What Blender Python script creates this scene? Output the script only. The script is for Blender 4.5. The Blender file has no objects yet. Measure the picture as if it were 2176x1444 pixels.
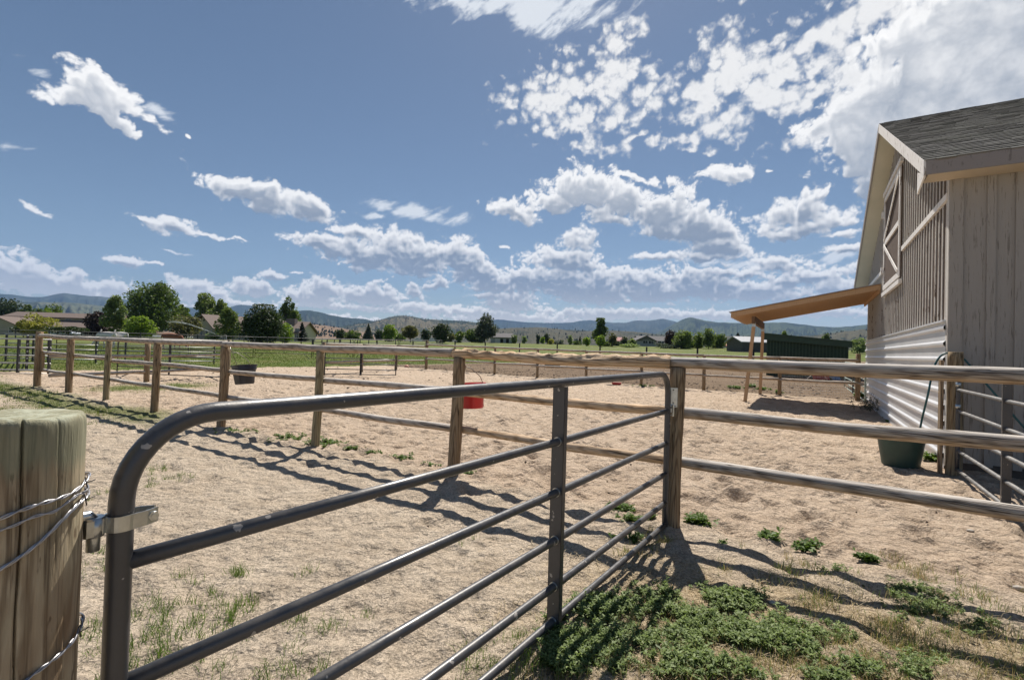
import bpy, math, random
import numpy as np
from mathutils import Vector, Matrix
R = math.radians
scene = bpy.context.scene
col = scene.collection

# ------------------------------------------------------------------ camera
F_PX, CX, CY, EYE = 1006.0, 1088.0, 722.0, 1.54
PITCH, ROLL = R(0.87), R(1.71)
CM = Matrix.Rotation(math.pi / 2 + PITCH, 3, 'X') @ Matrix.Rotation(ROLL, 3, 'Z')
cam = bpy.data.cameras.new('camera')
cam.sensor_width = 36.0
cam.lens = 36.0 * F_PX / 2176.0
cam.clip_start = 0.02
cam.clip_end = 60000
camo = bpy.data.objects.new('camera', cam)
camo.location = (0, 0, EYE)
camo.rotation_euler = CM.to_euler()
col.objects.link(camo)
scene.camera = camo
scene.render.resolution_x, scene.render.resolution_y = 1024, 679

# ------------------------------------------------------------------ light
SUN_EL, SUN_AZ = R(55), R(10.5)          # azimuth measured clockwise from +Y
sd = bpy.data.lights.new('sun', 'SUN')
sd.energy = 4.3
sd.angle = R(0.53)
sd.color = (1.0, 0.93, 0.84)
so = bpy.data.objects.new('sun', sd)
sv = Vector((math.sin(SUN_AZ) * math.cos(SUN_EL), math.cos(SUN_AZ) * math.cos(SUN_EL), math.sin(SUN_EL)))
so.rotation_euler = sv.to_track_quat('Z', 'Y').to_euler()
so.location = sv * 50
col.objects.link(so)
scene.view_settings.view_transform = 'Standard'
scene.view_settings.look = 'None'
scene.view_settings.exposure = 0.75
scene.view_settings.gamma = 1.0

def ray(px, py):
    v = CM @ Vector(((px - CX) / F_PX, -(py - CY) / F_PX, -1))
    return v.normalized()
def azel(px, py):
    v = ray(px, py)
    return math.degrees(math.atan2(v.x, v.y)), math.degrees(math.asin(v.z))
def hor(px):
    return 737.3 + 0.0299 * (px - 1088)
def gp(px, py, z=0.0):
    """point at height z seen at this place of the photograph"""
    v = ray(px, py)
    t = (z - EYE) / v.z
    return Vector((v.x * t, v.y * t, z))
def colY(px, Y):
    """x of the column px at forward distance Y"""
    v = ray(px, hor(px))
    return v.x / v.y * Y

# ------------------------------------------------------------------ sky
world = bpy.data.worlds.new('World')
scene.world = world
world.use_nodes = True
wt = world.node_tree
for n in list(wt.nodes): wt.nodes.remove(n)

CUM = [ # px, py, rx, ry, rot(deg, down to the right), weight
 (205,205,72,42,0,1),(245,255,70,26,30,1),(140,208,55,22,0,.9),(318,255,52,14,28,.8),(408,289,9,6,0,.6),
 (485,402,55,22,10,1),(560,420,85,36,8,1),(645,440,72,28,8,1),(70,443,58,11,26,.75),
 (370,480,48,20,6,.9),(318,468,45,9,8,.7),(450,500,70,7,8,.7),(505,508,28,5,4,.7),
 (270,558,38,12,6,.9),(325,561,20,4,3,.7),(5,538,14,10,0,.8),
 (50,588,95,40,14,1.1),(140,606,80,28,6,1.05),(240,614,60,20,0,.95),(100,618,200,14,4,1),
 (420,622,70,26,8,1),(540,613,46,24,0,1),(578,586,42,9,0,.85),(628,578,14,5,0,.7),(470,640,170,10,3,.6),
 (700,525,85,22,10,1),(780,545,90,30,6,1.1),(870,545,90,38,14,1.15),(760,494,60,11,4,.85),
 (985,560,62,40,30,1.15),(1035,592,60,32,20,1.1),(1010,575,90,26,20,1),
 (690,612,48,22,0,1),(780,630,80,24,0,1),(655,632,60,22,0,1),(740,652,170,11,2,.75),(880,620,22,16,0,.9),
 (925,606,45,14,-10,.9),(1040,628,42,9,0,.9),(900,655,120,14,3,.85),(1010,664,130,14,3,.85),(1090,640,60,26,0,1),
 (1076,526,14,5,0,.7),(720,676,400,9,2,.75),
 (1238,402,66,40,0,1.15),(1180,432,46,26,0,1),(1095,450,55,22,14,.95),(1330,430,66,32,0,1.1),(1400,448,80,42,8,1.15),
 (1485,482,80,42,14,1.15),(1420,490,80,24,6,.85),(1530,526,60,20,4,1),(1300,470,90,16,6,.7),(1230,512,45,26,0,.9),(1500,545,90,14,0,.8),
 (1195,556,78,30,6,1.1),(1150,596,100,26,0,1.15),(1255,612,100,34,0,1.2),(1350,598,80,28,10,1.1),(1405,622,80,26,0,1.1),
 (1395,548,74,11,2,.85),(1490,608,110,34,4,1.1),(1600,622,120,24,2,1.0),(1540,580,120,14,6,.75),(1650,560,80,22,10,.85),
 (1710,590,110,22,-6,.9),(1790,615,90,30,0,1),(1100,676,220,11,0,.9),(1320,668,230,14,0,.9),(1500,670,200,12,0,.85),(1720,664,220,14,0,.85),
 (1700,452,56,32,0,1),(1730,480,100,22,0,1),(1745,414,40,11,-16,.8),(1668,500,40,20,0,.9),(1800,530,60,14,0,.8),(1790,498,60,10,0,.8),
 (1545,372,52,26,0,.9),(1355,378,50,10,4,.85),(1427,381,15,13,0,.85),(1630,365,22,8,0,.6),
 (1840,320,80,62,40,1.2),(1760,275,90,26,0,1),(1850,390,30,34,0,1),(1900,230,130,90,-20,1.3),(2080,110,240,130,-25,1.6),(2150,190,260,130,0,1.6),
 (2320,60,260,200,0,1.6),
]
ALTO = [
 (1230,190,110,62,-10,1),(1300,115,60,34,-30,.85),(1245,255,95,40,0,.95),(1165,180,52,18,0,.8),(1275,318,52,16,0,.75),(1330,160,40,50,0,.8),
 (1545,150,66,72,0,1.05),(1500,205,50,30,0,.9),(1620,205,70,34,20,1),(1640,85,66,34,-20,1),(1480,245,50,34,0,.8),(1535,268,60,28,0,.9),
 (1430,298,62,22,8,.85),(1355,293,24,8,0,.7),(1390,205,58,62,0,.6),(1725,100,68,22,-8,.95),(1660,150,54,34,0,.85),(1815,96,58,28,-8,.95),
 (1710,208,60,40,-20,1),(1840,35,80,60,0,1),(1960,40,120,70,0,1),(1650,24,16,8,0,.6),(1770,290,90,30,0,.9),(1900,110,130,60,-20,1),(1800,165,110,40,-15,.9),
 (1480,320,60,10,0,.6),(1880,200,140,90,-20,1),
]
CIR = [(1000,6,190,26,6,1),(1130,22,170,42,4,1.1),(1230,5,110,34,-16,1),(875,452,108,17,3,1),(795,462,40,9,4,.8),(370,535,50,2.6,8,.7),
       (1050,-60,300,90,0,1.2),(20,310,60,20,0,.55),(330,230,60,30,30,.5),(130,190,90,22,30,.5),(1560,560,240,16,6,.7),(1790,545,90,24,0,.7)]

def m_(nt, op, a, b=None, c=None, clamp=False):
    n = nt.nodes.new('ShaderNodeMath'); n.operation = op; n.use_clamp = clamp
    for i, v in enumerate((a, b, c)):
        if v is None: continue
        if isinstance(v, (int, float)): n.inputs[i].default_value = v
        else: nt.links.new(v, n.inputs[i])
    return n.outputs[0]
def vm_(nt, op, a, b=None, scale=None):
    n = nt.nodes.new('ShaderNodeVectorMath'); n.operation = op
    for i, v in enumerate((a, b)):
        if v is None: continue
        if isinstance(v, (tuple, list)): n.inputs[i].default_value = v
        else: nt.links.new(v, n.inputs[i])
    if scale is not None: n.inputs['Scale'].default_value = scale
    return n
def noise_(nt, vec, scale, detail=5, rough=.55, dist=0.0):
    n = nt.nodes.new('ShaderNodeTexNoise')
    n.inputs['Scale'].default_value = scale; n.inputs['Detail'].default_value = detail
    n.inputs['Roughness'].default_value = rough; n.inputs['Distortion'].default_value = dist
    if vec is not None: nt.links.new(vec, n.inputs['Vector'])
    return n
def remap(nt, v, a, b, c=0.0, d=1.0, smooth=False):
    n = nt.nodes.new('ShaderNodeMapRange'); n.clamp = True
    if smooth: n.interpolation_type = 'SMOOTHSTEP'
    nt.links.new(v, n.inputs[0])
    for i, k in enumerate((a, b, c, d)): n.inputs[i + 1].default_value = k
    return n.outputs[0]
def mixc(nt, f, a, b, mode='MIX'):
    n = nt.nodes.new('ShaderNodeMix'); n.data_type = 'RGBA'; n.blend_type = mode; n.clamp_factor = True
    for s_, v in ((n.inputs[0], f), (n.inputs[6], a), (n.inputs[7], b)):
        if isinstance(v, (int, float)): s_.default_value = v
        elif isinstance(v, (tuple, list)): s_.default_value = tuple(v) + ((1,) if len(v) == 3 else ())
        else: nt.links.new(v, s_)
    return n.outputs[2]

sky = wt.nodes.new('ShaderNodeTexSky'); sky.sky_type = 'NISHITA'
sky.sun_disc = False; sky.sun_elevation = SUN_EL; sky.sun_rotation = SUN_AZ
sky.altitude = 1100; sky.air_density = 1.0; sky.dust_density = 0.6; sky.ozone_density = 1.6
SKY_S = 0.10
skc = mixc(wt, 1.0, sky.outputs[0], (.445, .445, .425), 'MULTIPLY')
bg = wt.nodes.new('ShaderNodeBackground'); bg.inputs['Strength'].default_value = SKY_S
wt.links.new(skc, bg.inputs['Color'])
wo = wt.nodes.new('ShaderNodeOutputWorld'); wt.links.new(bg.outputs[0], wo.inputs[0])
world.cycles.sampling_method = 'MANUAL'; world.cycles.sample_map_resolution = 512
# ------------------------------------------------------------------ noise in numpy
def _hash(ix, iy, seed):
    h = (ix.astype(np.int64) * 374761393 + iy.astype(np.int64) * 668265263 + seed * 974711) & 0xffffffff
    h = ((h ^ (h >> 13)) * 1274126177) & 0xffffffff
    return (h ^ (h >> 16)) & 0xffffffff
def gnoise(x, y, seed=0):
    """gradient noise about -1..1"""
    x0 = np.floor(x); y0 = np.floor(y); fx = x - x0; fy = y - y0
    u = fx * fx * fx * (fx * (fx * 6 - 15) + 10); v = fy * fy * fy * (fy * (fy * 6 - 15) + 10)
    def gr(ix, iy, dx, dy):
        a = _hash(ix, iy, seed) * (2 * np.pi / 4294967296.0)
        return np.cos(a) * dx + np.sin(a) * dy
    n00 = gr(x0, y0, fx, fy); n10 = gr(x0 + 1, y0, fx - 1, fy)
    n01 = gr(x0, y0 + 1, fx, fy - 1); n11 = gr(x0 + 1, y0 + 1, fx - 1, fy - 1)
    a = n00 + u * (n10 - n00); b = n01 + u * (n11 - n01)
    return (a + v * (b - a)) * 1.5
def fbm(x, y, oct=5, seed=0, gain=.5, lac=2.03):
    t = 0; amp = 1; s = 0
    for o in range(oct):
        t = t + amp * gnoise(x, y, seed + o * 17); s += amp
        x = x * lac + 13.7; y = y * lac + 7.3; amp *= gain
    return t / s
def billow(x, y, oct=5, seed=0, gain=.5, lac=2.1):
    t = 0; amp = 1; s = 0
    for o in range(oct):
        t = t + amp * np.abs(gnoise(x, y, seed + o * 17)) * 2.4; s += amp
        x = x * lac + 3.7; y = y * lac + 17.3; amp *= gain
    return t / s
def sstep(a, b, x):
    t = np.clip((x - a) / (b - a), 0, 1)
    return t * t * (3 - 2 * t)

# ------------------------------------------------------------------ clouds
def cloud_fields(AZ, EL):
    q = np.maximum(EL, 0.0)
    hi = sstep(7, 17, q); mid = sstep(2.5, 8, q)
    def mixn(fn, ka, ke, *a):                  # finer structure for the distant clouds low down
        n_hi = fn(AZ * ka, EL * ke, *a)
        n_md = fn(AZ * ka * 1.9, EL * ke * 2.1, *a)
        n_lo = fn(AZ * ka * 3.0, EL * ke * 3.9, *a)
        return n_hi * hi + (1 - hi) * (n_md * mid + n_lo * (1 - mid))
    wx = mixn(fbm, .22, .25, 4, 5); wy = mixn(fbm, .22, .25, 4, 55)
    AW = AZ + wx * (.6 + 1.0 * hi); EW = EL + wy * (.2 + .35 * mid + .7 * hi)
    def field(bl, sm):
        acc = np.full(AZ.shape, -3.0)
        for (x, y, rx, ry, rot, w) in bl:
            a0, e0 = azel(x, y); a1, e1 = azel(x + rx, y); a2, e2 = azel(x, y - ry)
            ra = max(abs(a1 - a0), .1); re = max(abs(e2 - e0), .1)
            c, s = math.cos(R(-rot)), math.sin(R(-rot))
            dx = AW - a0; dy = EW - e0
            du = (dx * c + dy * s) / ra; dv = (-dx * s + dy * c) / re
            dv = np.where(dv < 0, dv * 1.25, dv)          # flatter undersides
            v = w - np.sqrt(du * du + dv * dv)
            acc = np.maximum(acc, v) + np.where(np.abs(acc - v) < sm, (sm - np.abs(acc - v)) ** 2 / (4 * sm), 0)
        return acc
    W1 = wx * .5; W2 = wy * .5
    b1 = mixn(lambda x, y, o, sd, g_: billow(x + W1, y + W2, o, sd, g_), .27, .30, 6, 11, .55)
    b2 = mixn(lambda x, y, o, sd, g_: billow(x + W1, y + W2, o, sd, g_), .75, .85, 4, 71, .6)
    f1 = mixn(fbm, .30, .36, 6, 31, .58)
    C = field(CUM, .22) * 1.05 + .43 + (b1 - .6) * .75 + (b2 - .6) * .40 + f1 * .80 - .22
    def cells(x, y, sd):
        x0 = np.floor(x); y0 = np.floor(y); d = np.full(x.shape, 9.0)
        for i in (-1, 0, 1):
            for j in (-1, 0, 1):
                h1 = _hash(x0 + i, y0 + j, sd) / 4294967296.0; h2 = _hash(x0 + i, y0 + j, sd + 5) / 4294967296.0
                d = np.minimum(d, np.hypot(x - x0 - i - h1, y - y0 - j - h2) * (.75 + .7 * h2))
        return d
    wa = fbm(AZ * .9, EL * 1.0, 4, 61) * .9; wb = fbm(AZ * .9 + 9, EL * 1.0, 4, 67) * .9
    cl = cells(AZ * .62 + wa * .6, EL * .80 + wb * .6, 77)
    fA = fbm(AZ * .80 + wx, EL * .95 + wy, 7, 91, .62); fA2 = billow(AZ * .62 + wx, EL * .72 + wy, 5, 191, .6); fB = fbm(AZ * .2, EL * .24, 3, 101)
    A = field(ALTO, .3) * .95 + .55 + fA * .95 + (.55 - cl) * 1.5 + fB * 1.1 - .38
    r = math.radians(24)
    xs = (AZ * math.cos(r) + EL * math.sin(r)) * .11; ys = (-AZ * math.sin(r) + EL * math.cos(r)) * .11
    fS = fbm(xs * 2 + wx * .3, ys * 7 + wy * .3, 7, 131, .62)
    S = field(CIR, .3) * 1.0 + .45 + fS * 1.5 - .25
    return C, A, S, b1, f1
AZ0, AZ1, EL0, EL1, CST = -58.0, 58.0, -0.6, 41.0, 0.066
na = int((AZ1 - AZ0) / CST); ne = int((EL1 - EL0) / CST)
az_ = np.linspace(AZ0, AZ1, na); el_ = np.linspace(EL0, EL1, ne)
AZg, ELg = np.meshgrid(az_, el_)
Cd, Ad, Sd, B1_, F1_ = cloud_fields(AZg, ELg)
ca = sstep(-.03, .46, Cd); aa = sstep(-.15, .95, Ad) * .97; sa = sstep(0, .9, Sd) * .85
lowf = sstep(10, 2, ELg)
# light comes from above and beyond: march upwards through the cloud, gather thickness
thickn = np.zeros_like(Cd); dens = np.clip(Cd, 0, 1.2)
for k in range(1, 16):
    o = int(round(k * (1.5 + k * .2)))
    w = math.exp(-k / 7.0)
    sh_ = np.zeros_like(dens); sh_[:-o] = dens[o:]
    thickn += sh_ * w
thickn /= 5.2
def blur(a, r, ax):
    c = np.cumsum(np.pad(a, [(r + 1, r) if i == ax else (0, 0) for i in range(2)], mode='edge'), axis=ax)
    return (np.take(c, range(2 * r + 1, c.shape[ax]), ax) - np.take(c, range(0, c.shape[ax] - 2 * r - 1), ax)) / (2 * r + 1)
bump_ = blur(blur(Cd, 2, 0), 2, 1)
grad = np.zeros_like(Cd); grad[:-4] = bump_[:-4] - bump_[4:]
hig = sstep(12, 24, ELg)
lit = np.exp(-2.2 * np.clip(thickn - .10, 0, 5)) + np.clip(grad, -.35, .35) * (.95 - .5 * hig)
lit = lit - .27 * sstep(.3, 1.2, Cd) + hig * .30
lit = np.clip(.08 + 1.16 * lit, 0, 1.0)
lit = np.maximum(lit, .60 * sstep(9, 1, ELg) + .50 * hig)
lit = lit + sstep(.5, 1.2, Cd) * (.10 + .30 * hig) * (F1_ * 1.1 + (B1_ - .6) * .7)
lit = lit - sstep(25, 40, AZg) * hig * (.22 * np.clip(fbm(AZg * .12, ELg * .16, 5, 303) + .25, 0, .6))
litA = np.clip(.86 + .08 * np.clip(Ad, 0, 2) - .35 * sstep(1.3, 2.6, Ad), 0, 1)
white = np.array([1.0, .985, .96]); grey = np.array([.245, .29, .36])
def tone(l): return grey[None, None] * (1 - l[..., None]) + white[None, None] * l[..., None]
colr = tone(litA) * .93
alpha = aa.copy()
def over(ca_, cc, alpha, colr):
    na_ = ca_ + alpha * (1 - ca_)
    out_ = (cc * ca_[..., None] + colr * (alpha * (1 - ca_))[..., None]) / np.maximum(na_, 1e-5)[..., None]
    return na_, out_
alpha, colr = over(sa, np.ones_like(colr) * np.array([.83, .86, .89]), alpha, colr)
alpha, colr = over(ca, tone(lit), alpha, colr)
veil = sstep(6.5, 0.5, ELg) * .25 + sstep(-30, 50, AZg) * sstep(15, 0, ELg) * .25
colr = (colr * alpha[..., None] + np.array([.62, .70, .78]) * ((1 - alpha) * veil)[..., None]) / np.maximum(alpha + (1 - alpha) * veil, 1e-4)[..., None]
alpha = alpha + (1 - alpha) * veil
# ------------------------------------------------------------------ mesh helpers
def np_mesh(name, V, Fc, counts=None):
    """V (n,3) array, Fc (m,k) array of equal sized faces or list of arrays"""
    me = bpy.data.meshes.new(name)
    V = np.asarray(V, dtype=np.float32)
    if not isinstance(Fc, list): Fc = [Fc]
    Fc = [np.asarray(f, dtype=np.int32) for f in Fc if len(f)]
    me.vertices.add(len(V)); me.vertices.foreach_set('co', V.ravel())
    idx = np.concatenate([f.ravel() for f in Fc]); tot = np.concatenate([np.full(len(f), f.shape[1]) for f in Fc])
    me.loops.add(len(idx)); me.loops.foreach_set('vertex_index', idx)
    me.polygons.add(len(tot)); st = np.zeros(len(tot), dtype=np.int32); st[1:] = np.cumsum(tot)[:-1]
    me.polygons.foreach_set('loop_start', st); me.polygons.foreach_set('loop_total', tot.astype(np.int32))
    me.update(calc_edges=True)
    return me
def smooth(me, on=True):
    me.polygons.foreach_set('use_smooth', np.full(len(me.polygons), on)); me.update()
def attr(me, name, vals):
    a = me.attributes.new(name, 'FLOAT', 'POINT'); a.data.foreach_set('value', np.asarray(vals, dtype=np.float32).ravel())
def attrc(me, name, vals):
    a = me.attributes.new(name, 'FLOAT_COLOR', 'POINT')
    v = np.ones((len(vals), 4), dtype=np.float32); v[:, :3] = vals; a.data.foreach_set('color', v.ravel())

def tag(o, label=None, cat=None, group=None, kind=None):
    if label: o['label'] = label
    if cat: o['category'] = cat
    if group: o['group'] = group
    if kind: o['kind'] = kind
    return o
def thing(name, label, cat, loc=(0, 0, 0), group=None, rz=0.0):
    o = bpy.data.objects.new(name, None); col.objects.link(o)
    o.location = loc; o.rotation_euler = (0, 0, rz); o.empty_display_size = .2
    return tag(o, label, cat, group)
def link(name, me, mat, parent=None, mw=None):
    """mesh authored in world space (or placed by mw); parented keeping its place"""
    if mat and not me.materials: me.materials.append(mat)
    o = bpy.data.objects.new(name, me); col.objects.link(o)
    if mw is None: mw = Matrix.Identity(4)
    if parent is not None:
        pw = Matrix.Identity(4); q = parent; chain = []
        while q is not None: chain.append(q); q = q.parent
        for q in reversed(chain): pw = pw @ q.matrix_basis
        o.parent = parent
        o.matrix_basis = pw.inverted() @ mw
    else:
        o.matrix_basis = mw
    return o
class MB:
    def __init__(s): s.v = []; s.f = {}; s.n = 0; s.sm = {}
    def add(s, V, Fs, sm=False):
        V = np.asarray(V, dtype=float)
        for f in Fs:
            f = np.asarray(f, dtype=np.int64)
            if len(f): s.f.setdefault((f.shape[1], sm), []).append(f + s.n)
        s.v.append(V); s.n += len(V)
        return s
    def box(s, o, ax, ay, az):
        """box from corner o along three edge vectors"""
        o, ax, ay, az = map(np.array, (tuple(o), tuple(ax), tuple(ay), tuple(az)))
        V = [o, o + ax, o + ax + ay, o + ay]; V += [p + az for p in V]
        return s.add(V, [[(0, 3, 2, 1), (4, 5, 6, 7), (0, 1, 5, 4), (1, 2, 6, 5), (2, 3, 7, 6), (3, 0, 4, 7)]])
    def bar(s, a, b, w, h, up=(0, 0, 1)):
        """rectangular bar from a to b, w across, h along up"""
        a, b = Vector(a), Vector(b); d = (b - a).normalized(); u = Vector(up)
        sx = d.cross(u)
        if sx.length < 1e-4: sx = Vector((1, 0, 0))
        sx.normalize(); u = sx.cross(d).normalized()
        o = a - sx * w / 2 - u * h / 2
        return s.box(o, (b - a), sx * w, u * h)
    def tube(s, pts, r, n=10, cap=True, jit=0.0, rs=None, seed=0):
        P = np.array([tuple(p) for p in pts], float); m = len(P)
        rr = np.full(m, r) if np.isscalar(r) else np.asarray(r, float)
        T = np.gradient(P, axis=0) if m > 2 else np.repeat([P[1] - P[0]], 2, 0)
        T /= np.linalg.norm(T, axis=1, keepdims=True) + 1e-12
        ref = np.array([0, 0, 1.0]) if abs(T[0][2]) < .9 else np.array([1.0, 0, 0])
        N = np.zeros_like(P); x = np.cross(T[0], ref); x /= np.linalg.norm(x); N[0] = x
        for i in range(1, m):
            x = N[i - 1] - T[i] * np.dot(N[i - 1], T[i]); N[i] = x / (np.linalg.norm(x) + 1e-12)
        B = np.cross(T, N)
        th = np.linspace(0, 2 * np.pi, n, endpoint=False)
        V = P[:, None] + (np.cos(th)[None, :, None] * N[:, None] + np.sin(th)[None, :, None] * B[:, None]) * rr[:, None, None]
        i, j = np.meshgrid(np.arange(m - 1), np.arange(n), indexing='ij'); j2 = (j + 1) % n
        Fq = np.stack([i * n + j, (i + 1) * n + j, (i + 1) * n + j2, i * n + j2], -1).reshape(-1, 4)
        s.add(V.reshape(-1, 3), [Fq], True)
        if cap:
            s.f.setdefault((n, False), []).append(np.array([np.arange(n)]) + s.n - m * n)
            s.f.setdefault((n, False), []).append(np.array([np.arange(n)[::-1] + (m - 1) * n]) + s.n - m * n)
        return s
    def build(s, name, mat, parent=None, mw=None, bevel=0):
        keys = sorted(s.f)
        me = np_mesh(name, np.concatenate(s.v), [np.concatenate(s.f[k]) for k in keys])
        fl = np.concatenate([np.full(sum(len(a) for a in s.f[k]), k[1]) for k in keys])
        me.polygons.foreach_set('use_smooth', fl); me.update()
        o = link(name, me, mat, parent, mw)
        if bevel:
            b = o.modifiers.new('bevel', 'BEVEL'); b.width = bevel; b.segments = 2; b.limit_method = 'ANGLE'
        return o
def copy_tree(o, parent=None):
    c = o.copy(); col.objects.link(c)
    if parent is not None:
        c.parent = parent
    for ch in list(o.children): copy_tree(ch, c)
    return c

# ------------------------------------------------------------------ materials
def new_mat(name):
    m = bpy.data.materials.new(name); m.use_nodes = True
    nt = m.node_tree; b = nt.nodes['Principled BSDF']
    return m, nt, b
def coord(nt, kind='Object', scale=None, rot=None):
    t = nt.nodes.new('ShaderNodeTexCoord').outputs[kind]
    if scale or rot:
        mp = nt.nodes.new('ShaderNodeMapping')
        if scale: mp.inputs['Scale'].default_value = scale
        if rot: mp.inputs['Rotation'].default_value = rot
        nt.links.new(t, mp.inputs[0]); t = mp.outputs[0]
    return t
def bump(nt, b, h, dist, strength=1.0, prev=None):
    n = nt.nodes.new('ShaderNodeBump'); n.inputs['Distance'].default_value = dist; n.inputs['Strength'].default_value = strength
    nt.links.new(h, n.inputs['Height'])
    if prev is not None: nt.links.new(prev, n.inputs['Normal'])
    nt.links.new(n.outputs[0], b.inputs['Normal']); return n.outputs[0]
def simple(name, c1, c2=None, scale=5, rough=.7, metal=0.0, bd=0.0, bs=None, detail=5, stretch=None, spec=.5, f0=.3, f1=.7):
    m, nt, b = new_mat(name)
    v = coord(nt, 'Object', stretch)
    if c2 is None: b.inputs['Base Color'].default_value = (*c1, 1)
    else:
        n = noise_(nt, v, scale, detail, .6)
        nt.links.new(mixc(nt, remap(nt, n.outputs[0], f0, f1), c1, c2), b.inputs['Base Color'])
    b.inputs['Roughness'].default_value = rough; b.inputs['Metallic'].default_value = metal
    b.inputs['Specular IOR Level'].default_value = spec
    if bd:
        h = noise_(nt, v, bs or scale * 4, 4, .6)
        bump(nt, b, h.outputs[0], bd)
    return m
def wood_mat(name, grey, warm, dark, grain=1.0, weather=True, bd=.003, cracks=True, under=0.0):
    """round timber with the grain along local Z; sun-bleached on the faces turned up"""
    m, nt, b = new_mat(name)
    L = nt.links
    v = coord(nt, 'Object', (18 * grain, 18 * grain, 1.3 * grain))
    fine = noise_(nt, v, 2.2, 7, .65, .6)
    v2 = coord(nt, 'Object', (6, 6, .7))
    patch = noise_(nt, v2, 1.0, 4, .6)
    wv = nt.nodes.new('ShaderNodeTexWave'); wv.wave_type = 'RINGS'; wv.rings_direction = 'Z' if False else 'X'
    wv.inputs['Scale'].default_value = 1.3; wv.inputs['Distortion'].default_value = 7; wv.inputs['Detail'].default_value = 3; wv.inputs['Detail Scale'].default_value = .8
    L.new(coord(nt, 'Object', (14, 14, .9)), wv.inputs[0])
    c = mixc(nt, remap(nt, fine.outputs[0], .32, .70), warm, grey)
    c = mixc(nt, remap(nt, patch.outputs[0], .38, .66, 0, .75), c, grey)
    c = mixc(nt, remap(nt, wv.outputs['Fac'], .62, 1.0, 0, .55), c, dark)
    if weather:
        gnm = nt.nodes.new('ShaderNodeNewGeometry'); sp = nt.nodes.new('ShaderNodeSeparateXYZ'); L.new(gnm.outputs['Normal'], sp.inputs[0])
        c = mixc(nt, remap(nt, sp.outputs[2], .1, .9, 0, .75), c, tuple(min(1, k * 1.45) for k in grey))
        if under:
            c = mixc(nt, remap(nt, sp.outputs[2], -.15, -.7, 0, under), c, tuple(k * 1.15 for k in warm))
    h = fine.outputs[0]
    if cracks:
        ck = noise_(nt, coord(nt, 'Object', (30, 30, .55)), 1.0, 3, .5)
        k = remap(nt, m_(nt, 'ABSOLUTE', m_(nt, 'SUBTRACT', ck.outputs[0], .5)), .0, .022)
        c = mixc(nt, k, tuple(d * .35 for d in dark), c)
        h = m_(nt, 'ADD', h, m_(nt, 'MULTIPLY', k, .9))
    L.new(c, b.inputs['Base Color']); b.inputs['Roughness'].default_value = .85
    b.inputs['Specular IOR Level'].default_value = .25
    bump(nt, b, h, bd)
    return m
def foliage_mat(name, dark, light, trans=.35, hue=None):
    m, nt, b = new_mat(name)
    gi = nt.nodes.new('ShaderNodeNewGeometry')
    n = noise_(nt, coord(nt, 'Object'), .8, 3, .6)
    f = m_(nt, 'ADD', m_(nt, 'MULTIPLY', gi.outputs['Random Per Island'], .65), m_(nt, 'MULTIPLY', n.outputs[0], .35))
    c = mixc(nt, f, dark, light)
    if hue: c = mixc(nt, remap(nt, n.outputs[0], .5, .7, 0, .6), c, hue)
    nt.links.new(c, b.inputs['Base Color']); b.inputs['Roughness'].default_value = .55; b.inputs['Specular IOR Level'].default_value = .3
    t = nt.nodes.new('ShaderNodeBsdfTranslucent'); nt.links.new(mixc(nt, 1.0, c, (1.25, 1.3, .8), 'MULTIPLY'), t.inputs[0])
    mx = nt.nodes.new('ShaderNodeMixShader'); mx.inputs[0].default_value = trans
    nt.links.new(b.outputs[0], mx.inputs[1]); nt.links.new(t.outputs[0], mx.inputs[2])
    nt.links.new(mx.outputs[0], nt.nodes['Material Output'].inputs[0])
    return m

# ------------------------------------------------------------------ clouds: a shell of real faces far above and beyond the hills
def make_clouds():
    a = np.radians(AZg); e = np.radians(ELg); RAD = 30000.0
    V = np.stack([np.sin(a) * np.cos(e), np.cos(a) * np.cos(e), np.sin(e)], -1) * RAD
    V[..., 2] += EYE
    i, j = np.meshgrid(np.arange(ne - 1), np.arange(na - 1), indexing='ij')
    amax = np.maximum(np.maximum(alpha[:-1, :-1], alpha[1:, :-1]), np.maximum(alpha[:-1, 1:], alpha[1:, 1:]))
    k = amax > .004
    i, j = i[k], j[k]
    Fc = np.stack([i * na + j, i * na + j + 1, (i + 1) * na + j + 1, (i + 1) * na + j], -1)
    used = np.zeros(ne * na, bool); used[Fc.ravel()] = True
    mp = np.cumsum(used) - 1
    me = np_mesh('clouds', V.reshape(-1, 3)[used], mp[Fc])
    attr(me, 'cover', alpha.ravel()[used]); attrc(me, 'tint', colr.reshape(-1, 3)[used])
    m = bpy.data.materials.new('cloud'); m.use_nodes = True; nt = m.node_tree
    for n in list(nt.nodes): nt.nodes.remove(n)
    ac = nt.nodes.new('ShaderNodeAttribute'); ac.attribute_name = 'cover'
    at = nt.nodes.new('ShaderNodeAttribute'); at.attribute_name = 'tint'
    em = nt.nodes.new('ShaderNodeEmission'); em.inputs['Strength'].default_value = CLOUD_S
    tr = nt.nodes.new('ShaderNodeBsdfTransparent'); mx = nt.nodes.new('ShaderNodeMixShader'); oo = nt.nodes.new('ShaderNodeOutputMaterial')
    nt.links.new(at.outputs['Color'], em.inputs[0]); nt.links.new(ac.outputs['Fac'], mx.inputs[0])
    nt.links.new(tr.outputs[0], mx.inputs[1]); nt.links.new(em.outputs[0], mx.inputs[2]); nt.links.new(mx.outputs[0], oo.inputs[0])
    m.cycles.emission_sampling = 'NONE'
    o = link('clouds', me, m); tag(o, kind='structure')
    o.visible_shadow = True
    return o
CLOUD_S = 0.65
make_clouds()

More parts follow.
